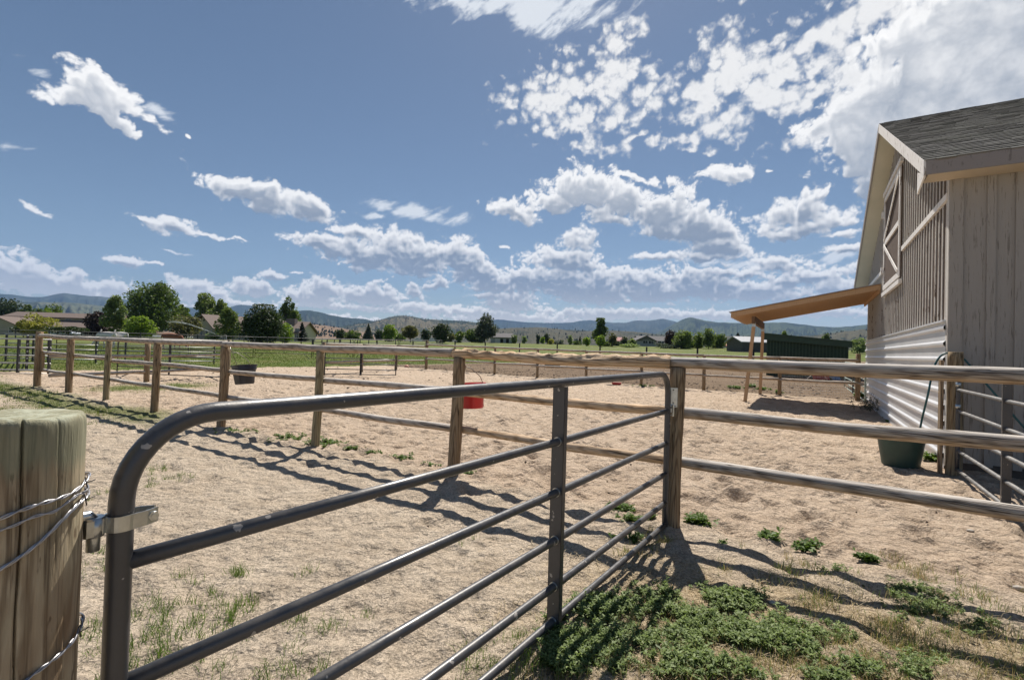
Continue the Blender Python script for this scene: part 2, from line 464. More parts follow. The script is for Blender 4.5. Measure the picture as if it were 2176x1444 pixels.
# ------------------------------------------------------------------ terrain
FA = np.array([1.444, 4.187]); FU = np.array([-.849, .529]); FN = np.array([.529, .849])     # the near fence line: a post, its run, its far side
EAZ = [(-400, -8), (0, -5), (300, -2), (650, 4), (1000, 7), (1300, 9), (1600, 11), (1840, 12), (2600, 12)]
_ea = np.array([math.atan2(ray(x, hor(x)).x, ray(x, hor(x)).y) for x, _ in EAZ]); _ee = np.array([e for _, e in EAZ], float)
def hg(x, y):
    """large shape of the ground"""
    x = np.asarray(x, float); y = np.asarray(y, float)
    D = np.hypot(x, y); az = np.arctan2(x, y)
    e = np.interp(az, _ea, _ee) * sstep(0, .5, np.cos(az))
    r = np.clip((D - 20) / 120, 0, 1)
    fwd = np.where(y > 5, 1, sstep(-5, 5, y))
    Dm = np.minimum(D, 500)
    return r * (1.0 + .54 * 1 + e * Dm / F_PX) * fwd
def hgs(x, y): return float(hg(x, y))
def on(x, y, dz=0.0): return Vector((x, y, hgs(x, y) + dz))
def st(x, y):
    dx = x - FA[0]; dy = y - FA[1]
    return dx * FU[0] + dy * FU[1], dx * FN[0] + dy * FN[1]
def FP(s, t, z=0.0):
    p = FA + FU * s + FN * t
    return Vector((p[0], p[1], z))
FAR_T = 16.45

def pits(x, y, cell, rad, seed, dens=.8):
    X = x / cell; Y = y / cell; x0 = np.floor(X); y0 = np.floor(Y); h = np.zeros_like(x)
    for i in (-1, 0, 1):
        for j in (-1, 0, 1):
            a = x0 + i; b = y0 + j
            h1 = _hash(a, b, seed) / 4294967296.0; h2 = _hash(a, b, seed + 9) / 4294967296.0; h3 = _hash(a, b, seed + 23) / 4294967296.0
            d = np.hypot(X - a - h1, Y - b - h2) * cell / (rad * (.7 + .7 * h3))
            k = (h3 * 7.13 % 1) < dens
            h += np.where(k, -np.exp(-d ** 2 * 1.6) + .45 * np.exp(-((d - 1.25) / .38) ** 2), 0)
    return h
def ground_masks(x, y):
    s, t = st(x, y); D = np.hypot(x, y)
    w1 = fbm(x * .35, y * .35, 4, 301); w2 = fbm(x * 1.4, y * 1.4, 4, 311); w3 = fbm(x * .09, y * .09, 4, 321)
    arena = sstep(-.25, .25, t + w2 * .3) * sstep(FAR_T + .3, FAR_T - .3, t + w2 * .3)
    inside_left = sstep(20.5, 17.5, s + w1 * 2.0 - 0.25 * np.clip(t - 8, 0, 20))
    left_end = sstep(30, 26, s + w1 * 2 - .0 * t)
    sand = arena * sstep(34.0, 27.0, s - .55 * t + w1 * 3)
    # outside the near fence: pale path with patches of grass near the corner post and in the foreground
    out = sstep(.1, -.3, t + w2 * .25)
    far = sstep(FAR_T - .2, FAR_T + .5, t + w2 * .3)
    grass = np.zeros_like(x)
    # left pasture
    bl = sstep(0, 2.2, (-x * .60 + y * .80) - 31.6 + w1 * 2.0 - 3.0 * sstep(-15, -6, x)) * sstep(2, -6, x + w3 * 4)
    bl2 = sstep(0, 1.5, (-x * 1.0) - 18.3 - np.clip(17.5 - y, -50, 50) * .9 + w1)
    grass = np.maximum(grass, bl); grass = np.maximum(grass, bl2 * sstep(12.5, 15, y + w1))
    # strip at the foot of the fence and around its corner
    strip = np.exp(-((t + .55 + w1 * .6) / .75) ** 2) * sstep(6.5, 9.5, s + w1) * .60
    grass = np.maximum(grass, strip)
    grass = np.maximum(grass, .55 * sstep(.15, .5, w1 + w2 * .5) * sstep(8, 11, s) * out)
    # grass beyond the dirt paddocks
    fld = sstep(-4, 4, y + w3 * 5 - 58 - 0.0 * x) * sstep(-20, 0, x)
    grass = np.maximum(grass, fld)
    olive = sstep(-3, 3, y + w3 * 6 - 41) * sstep(-26, -8, x) * .55
    grass = np.maximum(grass, olive * (1 - sstep(4, 14, x)))
    inp = np.exp(-((s - 15.6 - .1 * t) / 1.6) ** 2) * np.exp(-((t - 2.3 + w1) / 2.0) ** 2) * .8
    grass = np.maximum(grass, inp * sstep(-.3, .3, w1 + .2))
    soil = far * (1 - grass) * sstep(-30, -10, x)
    soil = np.maximum(soil, sstep(0, 1, w3 * 3 + .1) * 0)
    # dried straw and litter in the foreground
    straw = sstep(.1, 1.0, -t + w1 * .5) * sstep(-3.2, -.3, -s * 1 + w1 * .6 - 0.5) * sstep(2.9, 1.4, -t * 0 + (y - .3 * x) - 1.2 + w1 * .5)
    straw = straw * sstep(-.2, 1.0, x + w1 * .6)
    return dict(arena=arena, out=out, grass=grass, soil=soil, straw=straw, w1=w1, w2=w2, w3=w3, s=s, t=t, D=D)
def make_ground():
    r = [0.35]
    while r[-1] < 10400:
        q = r[-1]; r.append(q * (1.0060 if q < 22 else 1.0125 if q < 70 else 1.05))
    r = np.array(r)
    a = np.concatenate([np.arange(-56, 56, .34), np.arange(56, 304, 4.0)]); nA = len(a); nR = len(r)
    Rg, Ag = np.meshgrid(r, np.radians(a), indexing='ij')
    x = Rg * np.sin(Ag); y = Rg * np.cos(Ag)
    M = ground_masks(x, y)
    z = hg(x, y)
    fade = sstep(45, 14, M['D'])
    fine = fbm(x * 3.1, y * 3.1, 5, 401) ; fine2 = fbm(x * 11, y * 11, 4, 441) ; med = fbm(x * .9, y * .9, 3, 411)
    foot = pits(x, y, .33, .10, 421, .75); foot2 = pits(x + .17, y, .52, .15, 431, .6)
    rel = M['arena'] * (foot * .045 + foot2 * .052 + fine * .045 + med * .03 + fine2 * .012)
    rel += M['out'] * (foot * .018 * sstep(.0, .5, med + .4) + foot2 * .030 + fine * .032 + med * .02 + fine2 * .010)
    rel += M['soil'] * (foot2 * .03 + fine * .03 + med * .06)
    rel += M['grass'] * (fine * .02 + med * .04)
    ridge = np.exp(-(M['t'] / .45) ** 2) * (.035 + fine * .04) * sstep(-2, 1, M['s'])
    z = z + rel * fade + ridge * fade * (M['s'] > -6)
    far = M['D'] > 60
    z = z + np.where(far, M['w3'] * .25, 0) * sstep(60, 140, M['D'])
    V = np.stack([x, y, z], -1).reshape(-1, 3)
    i, j = np.meshgrid(np.arange(nR - 1), np.arange(nA), indexing='ij'); j2 = (j + 1) % nA
    Fc = np.stack([i * nA + j, i * nA + j2, (i + 1) * nA + j2, (i + 1) * nA + j], -1).reshape(-1, 4)
    V = np.vstack([V, [[0, 0, 0]]]); c = len(V) - 1
    jj = np.arange(nA); tri = np.stack([np.full(nA, c), (jj + 1) % nA, jj], -1)
    me = np_mesh('ground', V, [Fc[:, ::-1], tri[:, ::-1]]); smooth(me)
    for k in ('grass', 'soil', 'straw', 'arena'):
        attr(me, k, np.append(M[k].ravel(), M[k].ravel()[0]))
    m, nt, b = new_mat('ground'); L = nt.links
    def at(n):
        q = nt.nodes.new('ShaderNodeAttribute'); q.attribute_name = n; return q.outputs['Fac']
    P = coord(nt, 'Object')
    n_big = noise_(nt, P, .35, 4, .6).outputs[0]; n_mid = noise_(nt, P, 2.6, 6, .62).outputs[0]
    n_fin = noise_(nt, P, 55, 6, .7).outputs[0]; n_grit = noise_(nt, P, 170, 4, .75).outputs[0]
    sand = mixc(nt, remap(nt, n_mid, .3, .7), (.48, .375, .275), (.64, .52, .40))
    sand = mixc(nt, remap(nt, n_fin, .42, .54, .55, 0), sand, (.27, .195, .135))
    n_dimple_shade = noise_(nt, P, 7, 5, .65).outputs[0]
    sand = mixc(nt, remap(nt, n_dimple_shade, .30, .47, .55, 0), sand, (.28, .20, .14))  # shade of the dimples painted into the sand colour
    sand = mixc(nt, remap(nt, n_grit, .28, .40, .6, 0), sand, (.15, .11, .08))
    path = mixc(nt, remap(nt, n_mid, .3, .7), (.54, .44, .33), (.71, .60, .47))
    path = mixc(nt, remap(nt, n_fin, .43, .53, .6, 0), path, (.25, .205, .155))
    path = mixc(nt, remap(nt, n_grit, .38, .46, .8, 0), path, (.10, .085, .065))
    path = mixc(nt, remap(nt, noise_(nt, P, 8, 4, .6).outputs[0], .34, .46, .45, 0), path, (.26, .21, .155))  # larger dark mottles: dimple shading put into the path colour
    c = mixc(nt, at('arena'), path, sand)
    soil = mixc(nt, remap(nt, n_mid, .3, .7), (.11, .075, .048), (.27, .19, .125))
    soil = mixc(nt, remap(nt, noise_(nt, P, 9, 5, .7).outputs[0], .40, .58, .8, 0), soil, (.07, .047, .032))
    dist = remap(nt, noise_(nt, P, .12, 3, .6).outputs[0], .35, .65)
    soil = mixc(nt, m_(nt, 'MULTIPLY', dist, .45), soil, (.28, .21, .14))
    c = mixc(nt, at('soil'), c, soil)
    straw = mixc(nt, remap(nt, n_fin, .42, .58), (.25, .18, .10), (.52, .42, .27))
    c = mixc(nt, m_(nt, 'MULTIPLY', at('straw'), remap(nt, n_mid, .35, .55, .25, .95)), c, straw)
    gr = mixc(nt, remap(nt, n_mid, .3, .7), (.09, .135, .03), (.18, .22, .06))
    gr = mixc(nt, remap(nt, n_big, .42, .68, 0, .8), gr, (.23, .205, .09))
    gr = mixc(nt, remap(nt, n_fin, .35, .6, .6, 0), gr, (.05, .07, .02))
    gm = remap(nt, m_(nt, 'ADD', at('grass'), m_(nt, 'MULTIPLY', m_(nt, 'SUBTRACT', n_fin, .5), 1.3)), .35, .65)
    c = mixc(nt, gm, c, gr)
    L.new(c, b.inputs['Base Color']); b.inputs['Roughness'].default_value = .95; b.inputs['Specular IOR Level'].default_value = .12
    p = bump(nt, b, n_fin, .012); p = bump(nt, b, n_grit, .006, 1.0, p)
    p = bump(nt, b, noise_(nt, P, 24, 5, .7).outputs[0], .026, 1, p); bump(nt, b, noise_(nt, P, 8, 4, .55).outputs[0], .10, 1, p)
    return tag(link('ground', me, m), kind='structure')
make_ground()
# ------------------------------------------------------------------ hills
def hill(name, line, D, depth, mat, rough=.25, ns=3.0, seed=0, base=0.0, res=.12, wig=1.0, rows=34):
    A = [azel(px, py) for px, py in line]
    aa_ = np.array([a for a, e in A]); zz = np.array([EYE + D * math.tan(R(e)) for a, e in A])
    az = np.arange(aa_[0], aa_[-1], res)
    H = np.interp(az, aa_, zz)
    k = max(1, int(.5 / res)); H = np.convolve(np.pad(H, k, mode='edge'), np.ones(2 * k + 1) / (2 * k + 1), 'valid')
    H = H + fbm(az * 1.3, az * 0 + seed, 5, seed) * wig * D * .0012
    v = np.concatenate([np.linspace(0, 1, rows), [1.06, 1.15, 1.3]])
    Vg, Ag = np.meshgrid(v, az, indexing='ij'); Hg = np.broadcast_to(H, Vg.shape)
    s = np.where(Vg <= 1, Vg ** .85, 1 - (Vg - 1) * 2.5)
    dist = D - depth * (1 - Vg)
    n = fbm(Ag * ns * .22, Vg * 1.6 + seed, 5, seed + 3); rg = np.abs(fbm(Ag * ns * .5 + n * .6, Vg * .8 + 3, 4, seed + 8))
    mid = np.clip(np.sin(np.clip(Vg, 0, 1) * np.pi), 0, 1)
    z = base + (Hg - base) * np.clip(s + mid * (n * rough - rg * rough * 1.2), 0, 1.0) - np.where(Vg > 1, 0, 0)
    edge = np.minimum(np.arange(len(az)), np.arange(len(az))[::-1]) * res
    if abs(aa_[0]) < 55: z = base + (z - base) * 1
    a = np.radians(Ag)
    P = np.stack([np.sin(a) * dist, np.cos(a) * dist, z - 2], -1)
    nr, nc = Vg.shape
    i, j = np.meshgrid(np.arange(nr - 1), np.arange(nc - 1), indexing='ij')
    Fc = np.stack([i * nc + j, i * nc + j + 1, (i + 1) * nc + j + 1, (i + 1) * nc + j], -1).reshape(-1, 4)
    me = np_mesh(name, P.reshape(-1, 3), Fc[:, ::1]); smooth(me)
    tag(link(name, me, mat), kind='structure')
    return P, az, v
def hill_mat(name, grass, grass2, forest, cover, scale, fine=.02):
    m, nt, b = new_mat(name)
    P = coord(nt, 'Object')
    n = noise_(nt, P, scale, 6, .62).outputs[0]; n2 = noise_(nt, P, scale * 9, 5, .7).outputs[0]
    base = mixc(nt, remap(nt, noise_(nt, P, scale * 2.2, 5, .65).outputs[0], .35, .65), grass, grass2)
    f = remap(nt, m_(nt, 'ADD', n, m_(nt, 'MULTIPLY', m_(nt, 'SUBTRACT', n2, .5), .5)), cover, cover + .06)
    fc = mixc(nt, remap(nt, n2, .35, .65), tuple(k * .7 for k in forest), tuple(k * 1.4 for k in forest))
    nt.links.new(mixc(nt, f, base, fc), b.inputs['Base Color'])
    b.inputs['Roughness'].default_value = 1; b.inputs['Specular IOR Level'].default_value = .05
    bump(nt, b, n2, 1.0 / scale * .02)
    return m
FOREST = (.020, .034, .024)
HM_far = hill_mat('far_mountain', (.075, .085, .06), (.035, .05, .038), FOREST, .44, .0012)
HM_mid = hill_mat('grassy_hill', (.15, .13, .085), (.10, .095, .065), FOREST, .50, .004)
HM_tan = hill_mat('dry_hill', (.24, .17, .12), (.18, .13, .09), (.05, .06, .04), .66, .006)
HM_sage = hill_mat('sage_hill', (.105, .098, .065), (.07, .07, .052), (.035, .043, .033), .54, .007)
hill('distant_mountains', [(-260, 640), (-100, 628), (0, 623), (60, 630), (95, 631), (130, 621), (165, 626), (230, 631), (300, 640), (380, 652), (440, 657), (480, 656), (506, 646), (545, 650), (600, 662),
     (640, 670), (700, 676), (800, 684), (1000, 690), (1030, 680), (1062, 678), (1110, 684), (1180, 686), (1210, 685), (1250, 679), (1290, 684), (1325, 686), (1353, 680), (1380, 681), (1410, 676), (1435, 683), (1480, 690), (1600, 700), (2000, 700), (2300, 705)],
     9600, 3300, HM_far, .2, 4, 11, base=15)
hill('right_mountains', [(1330, 735), (1400, 706), (1440, 683), (1466, 672), (1495, 680), (1520, 684), (1549, 685), (1600, 686), (1667, 684), (1700, 688), (1729, 692), (1780, 695), (1842, 689), (1900, 684), (2000, 690), (2300, 700)],
     6200, 2300, hill_mat('green_mountain', (.085, .105, .055), (.045, .065, .036), FOREST, .47, .0018), .3, 5, 41, base=12)
hill('left_foothills', [(-260, 650), (-60, 646), (0, 639), (60, 641), (150, 642), (230, 650), (300, 655), (380, 672), (460, 690), (520, 705)],
     5200, 2200, hill_mat('foothill', (.12, .125, .08), (.07, .085, .055), FOREST, .48, .003), .3, 6, 51, base=10)
hill('centre_mountain', [(470, 712), (540, 690), (600, 668), (625, 661), (650, 658), (668, 660), (700, 668), (730, 674), (775, 677), (830, 690), (900, 700), (960, 715)],
     5600, 1800, HM_far, .28, 6, 61, base=10)
hl1 = hill('wooded_hill', [(640, 722), (700, 700), (735, 690), (800, 681), (830, 672), (852, 669), (880, 672), (900, 677), (940, 679), (985, 681), (1020, 686), (1060, 697), (1130, 712), (1180, 726)],
     3300, 1300, HM_mid, .22, 6, 71, base=8, wig=.7)
hl2 = hill('tan_hill', [(150, 700), (200, 672), (240, 662), (300, 672), (420, 690), (540, 695), (640, 684), (670, 688), (700, 691), (748, 700), (800, 708), (860, 722)],
     1900, 700, HM_tan, .2, 6, 81, base=7, wig=.8)
hl3 = hill('sage_hills', [(940, 726), (1000, 704), (1060, 697), (1100, 695), (1150, 694), (1200, 699), (1260, 702), (1300, 701), (1345, 703), (1400, 709), (1500, 715), (1560, 712), (1640, 714), (1734, 711), (1790, 703), (1842, 697), (1950, 690), (2200, 700)],
     2100, 900, HM_sage, .22, 7, 91, base=7, wig=.8)

# ------------------------------------------------------------------ trees
LM = dict(
    dark=foliage_mat('leaf_dark', (.014, .026, .012), (0.081, 0.121, 0.041), .22),
    green=foliage_mat('leaf_green', (.035, .06, .014), (0.162, 0.230, 0.054), .35),
    bright=foliage_mat('leaf_bright', (.08, .14, .018), (0.297, 0.405, 0.061), .42),
    airy=foliage_mat('leaf_airy', (.05, .08, .025), (0.257, 0.324, 0.108), .4),
    olive=foliage_mat('leaf_olive', (.045, .06, .022), (0.216, 0.203, 0.095), .35),
    willow=foliage_mat('leaf_willow', (.12, .13, .025), (0.446, 0.419, 0.108), .4),
    maroon=foliage_mat('leaf_maroon', (.012, .009, .010), (0.074, 0.043, 0.041), .2),
    blue=foliage_mat('leaf_needle', (.012, .02, .014), (0.054, 0.074, 0.051), .12),
    grey=foliage_mat('leaf_greygreen', (.03, .042, .03), (0.135, 0.162, 0.115), .25),
    pale=foliage_mat('leaf_pale', (.10, .14, .06), (0.351, 0.432, 0.203), .4))
BARK = simple('bark', (.05, .04, .03), (.12, .10, .08), 6, .95, bd=.02)
def leaf_quads(rng, C, s, n_up=.35):
    """C (n,3) centres -> kite-shaped leaf clumps with random aim"""
    n = len(C)
    d = rng.normal(size=(n, 3)); d[:, 2] *= .8; d /= np.linalg.norm(d, axis=1, keepdims=True)
    e = np.cross(d, rng.normal(size=(n, 3))); e /= np.linalg.norm(e, axis=1, keepdims=True)
    L = s * rng.uniform(.6, 1.4, (n, 1)); W = L * rng.uniform(.35, .7, (n, 1))
    V = np.stack([C - d * L, C + e * W - d * L * .1, C + d * L, C - e * W - d * L * .1], 1)
    return V.reshape(-1, 3)
def crown_points(rng, kind, h, w, N):
    hw = w / 2
    if kind in ('conifer',):
        z = h * (.06 + .94 * (1 - np.sqrt(rng.uniform(0, 1, N)) * .999)); fr = 1 - (z - .06 * h) / (.94 * h)
        tier = .75 + .25 * np.sin(z / h * 60)
        r = hw * fr * tier * np.sqrt(rng.uniform(.15, 1, N)); t = rng.uniform(0, 2 * np.pi, N)
        return np.stack([r * np.cos(t), r * np.sin(t), z - r * .15], 1)
    spec = dict(round=(.54, .48, 30, .32), airy=(.54, .48, 40, .20), poplar=(.53, .49, 36, .26), flat=(.70, .28, 22, .24), shrub=(.50, .52, 16, .34), big=(.52, .50, 80, .26), vase=(.60, .42, 26, .26))[kind]
    zc, zs, nl, lr = spec
    pts = []
    for k in range(nl):
        d = rng.normal(size=3); d /= np.linalg.norm(d)
        rad = rng.uniform(.35, .92) ** .7
        rr = rad
        c = np.array([d[0] * hw * rr * (1 - lr * .55), d[1] * hw * rr * (1 - lr * .55), h * zc + d[2] * h * zs * rr * (1 - lr * .4)])
        u = (c[2] / h - zc) / zs
        if kind in ('airy', 'poplar', 'big'): c[:2] *= (1.0 - .35 * max(0, u)) if kind != 'airy' else (1 - .55 * max(0, u))
        if kind == 'vase': c[:2] *= (.75 + .35 * u)
        R3 = np.array([hw * lr * 1.5, hw * lr * 1.5, h * zs * lr * 1.15]) * rng.uniform(.45, 1.35)
        m = N // nl
        q = rng.normal(size=(m, 3)); q /= np.linalg.norm(q, axis=1, keepdims=True); q *= rng.uniform(.45, 1.0, (m, 1)) ** .6
        pts.append(c + q * R3 * rng.uniform(.8, 1.2, (1, 3)))
    P = np.concatenate(pts); P[:, 2] = np.clip(P[:, 2] - (.09 * (h - P[:, 2]) if kind not in ('flat', 'vase', 'airy') else 0), h * .03, h)
    return P
TREES = []
def tree(px, by, ty, wpx, kind, leaf, D, label, cat='tree', name=None, trunk=True, dens=1.0, group=None, seed=None):
    rng = np.random.default_rng(seed or int(px * 7 + ty))
    X = colY(px, D); base = Vector((X, D, hgs(X, D) - .05))
    pxm = D / F_PX
    h = max(EYE + (hor(px) - ty) * pxm - base.z, 1.0); w = wpx * pxm
    t = thing(name or {'conifer': 'conifer_tree', 'shrub': 'shrub', 'flat': 'spreading_juniper'}.get(kind, 'tree'), label, cat, base, group)
    s = D * .0021 * 1.05
    area = wpx * (by - ty)
    N = int(np.clip(area * 1.3 * dens, 240, 15000))
    P = crown_points(rng, kind, h, w, N)
    V = leaf_quads(rng, P, s) + np.array(base)
    me = np_mesh('crown', V, np.arange(len(V)).reshape(-1, 4))
    link('crown', me, LM[leaf], t)
    if trunk:
        b = MB(); tr = max(.02 * h, .05 * w) * .55
        top = h * (.9 if kind in ('conifer', 'poplar', 'airy') else .62)
        lean = rng.normal(0, .015, 2) * h
        b.tube([base + Vector((0, 0, -.2)), base + Vector((lean[0] * .3, lean[1] * .3, top * .35)), base + Vector((lean[0], lean[1], top))], tr, 7, rs=None) if False else \
            b.tube([base + Vector((0, 0, -.2)), base + Vector((lean[0] * .3, lean[1] * .3, top * .35)), base + Vector((lean[0], lean[1], top))], [tr, tr * .75, tr * .2], 7)
        for k in range(9 if kind != 'conifer' else 0):
            a = rng.uniform(0, 6.28); z0 = rng.uniform(.16, .5) * h; L = rng.uniform(.25, .42) * w
            p0 = base + Vector((0, 0, z0)); p1 = p0 + Vector((math.cos(a) * L * .5, math.sin(a) * L * .5, h * .12)); p2 = p0 + Vector((math.cos(a) * L, math.sin(a) * L, h * rng.uniform(.2, .34)))
            b.tube([p0, p1, p2], [tr * .4, tr * .28, tr * .1], 5)
        b.build('trunk', BARK, t)
    return t
T = tree
T(18, 712, 634, 70, 'round', 'dark', 190, 'dark green tree behind the left end of the long tan barn')
T(66, 712, 646, 46, 'round', 'green', 190, 'lower dark green tree behind the barn roof, next right of the dark one')
T(113, 708, 640, 34, 'round', 'green', 175, 'mid green tree rising behind the tan barn roof')
T(103, 700, 655, 34, 'airy', 'bright', 170, 'yellow-green treetop showing over the upper barn roof')
T(76, 714, 663, 66, 'shrub', 'willow', 72, 'yellow-green willow in front of the tan barn', 'willow', 'willow_tree')
T(50, 712, 691, 52, 'flat', 'dark', 75, 'dark spreading juniper left of the willow', 'juniper')
T(145, 714, 691, 74, 'flat', 'dark', 70, 'wide flat-topped juniper beside the pickup truck', 'juniper')
T(207, 713, 660, 50, 'round', 'maroon', 110, 'dark maroon-leaved tree at the right end of the tan barn')
T(243, 716, 627, 48, 'airy', 'airy', 88, 'slender light green aspen between the maroon tree and the big cottonwood', 'aspen', 'aspen_tree', dens=1.2)
T(320, 714, 588, 108, 'big', 'green', 115, 'largest and tallest tree, broad dark green cottonwood', 'cottonwood', 'cottonwood_tree', dens=1.5)
T(277, 714, 686, 40, 'shrub', 'dark', 112, 'dark low shrub between the aspen and the bright green tree', 'shrub')
T(296, 716, 671, 55, 'round', 'bright', 82, 'small round bright green tree in front of the big cottonwood', dens=1.3)
T(385, 712, 646, 46, 'airy', 'green', 125, 'pale green tree just right of the big cottonwood')
T(396, 714, 670, 62, 'round', 'olive', 90, 'bronze-green crabapple behind the water jet', 'crabapple', 'crabapple_tree')
T(436, 705, 622, 62, 'vase', 'airy', 135, 'tall light green tree behind the gable of the tan house')
T(468, 705, 634, 44, 'airy', 'airy', 132, 'light green tree behind the tan house roof, right of the taller one')
T(485, 718, 648, 54, 'airy', 'airy', 80, 'airy green tree standing in front of the tan house wall', dens=1.2)
T(450, 718, 705, 34, 'shrub', 'pale', 78, 'pale yellow-green clipped bushes under the tan house gable', 'bush')
T(555, 722, 647, 84, 'round', 'dark', 66, 'dense round very dark maple in front of the tan house', 'maple', 'maple_tree', dens=1.7)
T(612, 706, 629, 44, 'poplar', 'green', 128, 'tall oval poplar behind the chimney of the tan house', 'poplar', 'poplar_tree', dens=1.3)
T(625, 712, 680, 24, 'round', 'bright', 120, 'yellow-green tree low behind the right end of the tan house')
T(606, 720, 686, 34, 'round', 'bright', 74, 'small bright green tree before the right wing of the tan house')
T(641, 717, 684, 34, 'conifer', 'blue', 100, 'dark conifer right of the tan house', 'conifer')
T(722, 721, 699, 24, 'round', 'dark', 170, 'small dark bush-like tree below the tan hillside')
T(752, 721, 702, 36, 'shrub', 'green', 170, 'low green bush left of the grey-green spruce', 'bush')
T(782, 722, 688, 30, 'conifer', 'grey', 165, 'grey-green spruce in the tree row below the wooded hill', 'spruce')
T(805, 722, 700, 24, 'round', 'dark', 180, 'dark tree just right of the grey-green spruce')
T(828, 727, 690, 34, 'round', 'bright', 125, 'vivid yellow-green young maple in the row across the field', 'maple', 'maple_tree', dens=1.3)
T(872, 728, 692, 48, 'vase', 'olive', 125, 'bronze-green many-stemmed tree in the row across the field')
T(905, 724, 697, 22, 'round', 'dark', 150, 'narrow dark tree between the bronze and the dense dark trees')
T(935, 730, 688, 42, 'round', 'dark', 118, 'wide dense blackish-green tree reaching to the field', dens=1.6)
T(976, 725, 704, 28, 'shrub', 'green', 140, 'round mid green bush right of the blackish tree', 'bush')
T(1001, 725, 697, 30, 'round', 'green', 150, 'green tree next to the tall airy cottonwood')
T(1030, 725, 663, 50, 'poplar', 'grey', 140, 'tall airy grey-green cottonwood beside the grey barn', 'cottonwood', 'cottonwood_tree')
T(1060, 728, 708, 14, 'round', 'grey', 220, 'small dusky tree behind the grey barn roof')
T(1092, 728, 710, 14, 'round', 'airy', 150, 'small light green tree at the right end of the grey barn')
T(1113, 729, 714, 14, 'airy', 'pale', 150, 'young pale green tree, first right of the grey barn')
T(1143, 724, 708, 9, 'round', 'dark', 210, 'thin dark tree in the distant shelter belt, left one')
T(1162, 725, 706, 14, 'poplar', 'dark', 205, 'thin dark tree in the distant shelter belt, taller one')
T(1152, 729, 714, 12, 'airy', 'bright', 150, 'young yellow-green tree in front of the distant dark pair')
T(1171, 729, 719, 12, 'shrub', 'willow', 150, 'small yellowish bush right of the distant dark pair', 'bush')
T(1211, 730, 712, 11, 'poplar', 'pale', 150, 'single slim pale tree in the open field')
T(1232, 728, 715, 9, 'conifer', 'blue', 190, 'tiny dark conifer left of the tall dark poplar', 'conifer')
T(1274, 732, 676, 36, 'poplar', 'green', 140, 'tall dark green poplar clump in the middle of the far field', 'poplar', 'poplar_tree', dens=1.6)
T(1246, 733, 713, 17, 'round', 'bright', 128, 'small bright green tree at the left foot of the tall poplar')
T(1276, 735, 712, 22, 'round', 'bright', 122, 'small light green tree before the tall poplar')
T(1302, 734, 708, 19, 'round', 'olive', 128, 'small olive tree right of the tall poplar')
T(1326, 736, 715, 17, 'round', 'dark', 132, 'dark small tree left of the grey-roofed house')
T(1343, 737, 720, 20, 'round', 'airy', 128, 'light green small tree in front of the grey-roofed house')
T(1340, 738, 729, 44, 'shrub', 'pale', 124, 'low pale hedge at the left foot of the grey-roofed house', 'hedge', 'hedge', trunk=False)
T(1422, 737, 701, 28, 'round', 'maroon', 140, 'maroon-brown tree at the right end of the grey-roofed house')
T(1452, 740, 701, 42, 'round', 'airy', 118, 'round light green willow, leftmost of four right of the house', 'willow', 'willow_tree', dens=1.3)
T(1484, 739, 706, 26, 'round', 'airy', 122, 'light green willow, second of four right of the house', 'willow', 'willow_tree')
T(1505, 740, 698, 30, 'round', 'airy', 118, 'tallest light green willow right of the house', 'willow', 'willow_tree', dens=1.2)
T(1530, 739, 710, 26, 'round', 'green', 125, 'low green willow nearest the dark conifer', 'willow', 'willow_tree')
T(1420, 740, 729, 60, 'shrub', 'grey', 120, 'low grey-green hedge with pink bloom under the willows', 'hedge', 'hedge', trunk=False)
T(1567, 740, 706, 34, 'conifer', 'blue', 112, 'dark spruce at the left end of the grey shed', 'spruce')
T(1665, 745, 702, 14, 'round', 'green', 170, 'treetop showing just above the green shed roof')
T(1826, 748, 716, 36, 'round', 'pale', 95, 'pale green tree between the green shed and the big barn')
T(1755, 745, 705, 14, 'round', 'green', 180, 'small green tree on the rise above the green shed')

for a in ((1186, 730, 722, 26, 'shrub', 'grey', 175, 'low grey-green brush in the far field left of the single slim pale tree'), (1225, 731, 722, 22, 'shrub', 'green', 165, 'low green brush just right of the single slim pale tree'),
          (1290, 735, 724, 30, 'shrub', 'green', 130, 'low green bushes at the foot of the tall poplar clump'), (1315, 736, 724, 24, 'shrub', 'dark', 135, 'dark low bushes between the poplar clump and the grey-roofed house'),
          (850, 727, 709, 26, 'shrub', 'green', 145, 'green bush between the yellow-green maple and the bronze tree'), (955, 727, 708, 26, 'shrub', 'olive', 150, 'olive bush tucked behind the blackish dense tree'),
          (738, 722, 708, 26, 'shrub', 'olive', 185, 'olive brush left of the low green bush under the tan hill'), (1470, 741, 722, 50, 'shrub', 'green', 126, 'undergrowth filling the gap beneath the willows'), (1518, 741, 722, 44, 'shrub', 'airy', 127, 'pale undergrowth under the right-hand willows'),
          (1015, 727, 712, 34, 'shrub', 'green', 150, 'green bushes at the foot of the tall airy cottonwood')):
    T(*a, 'bush', trunk=False)

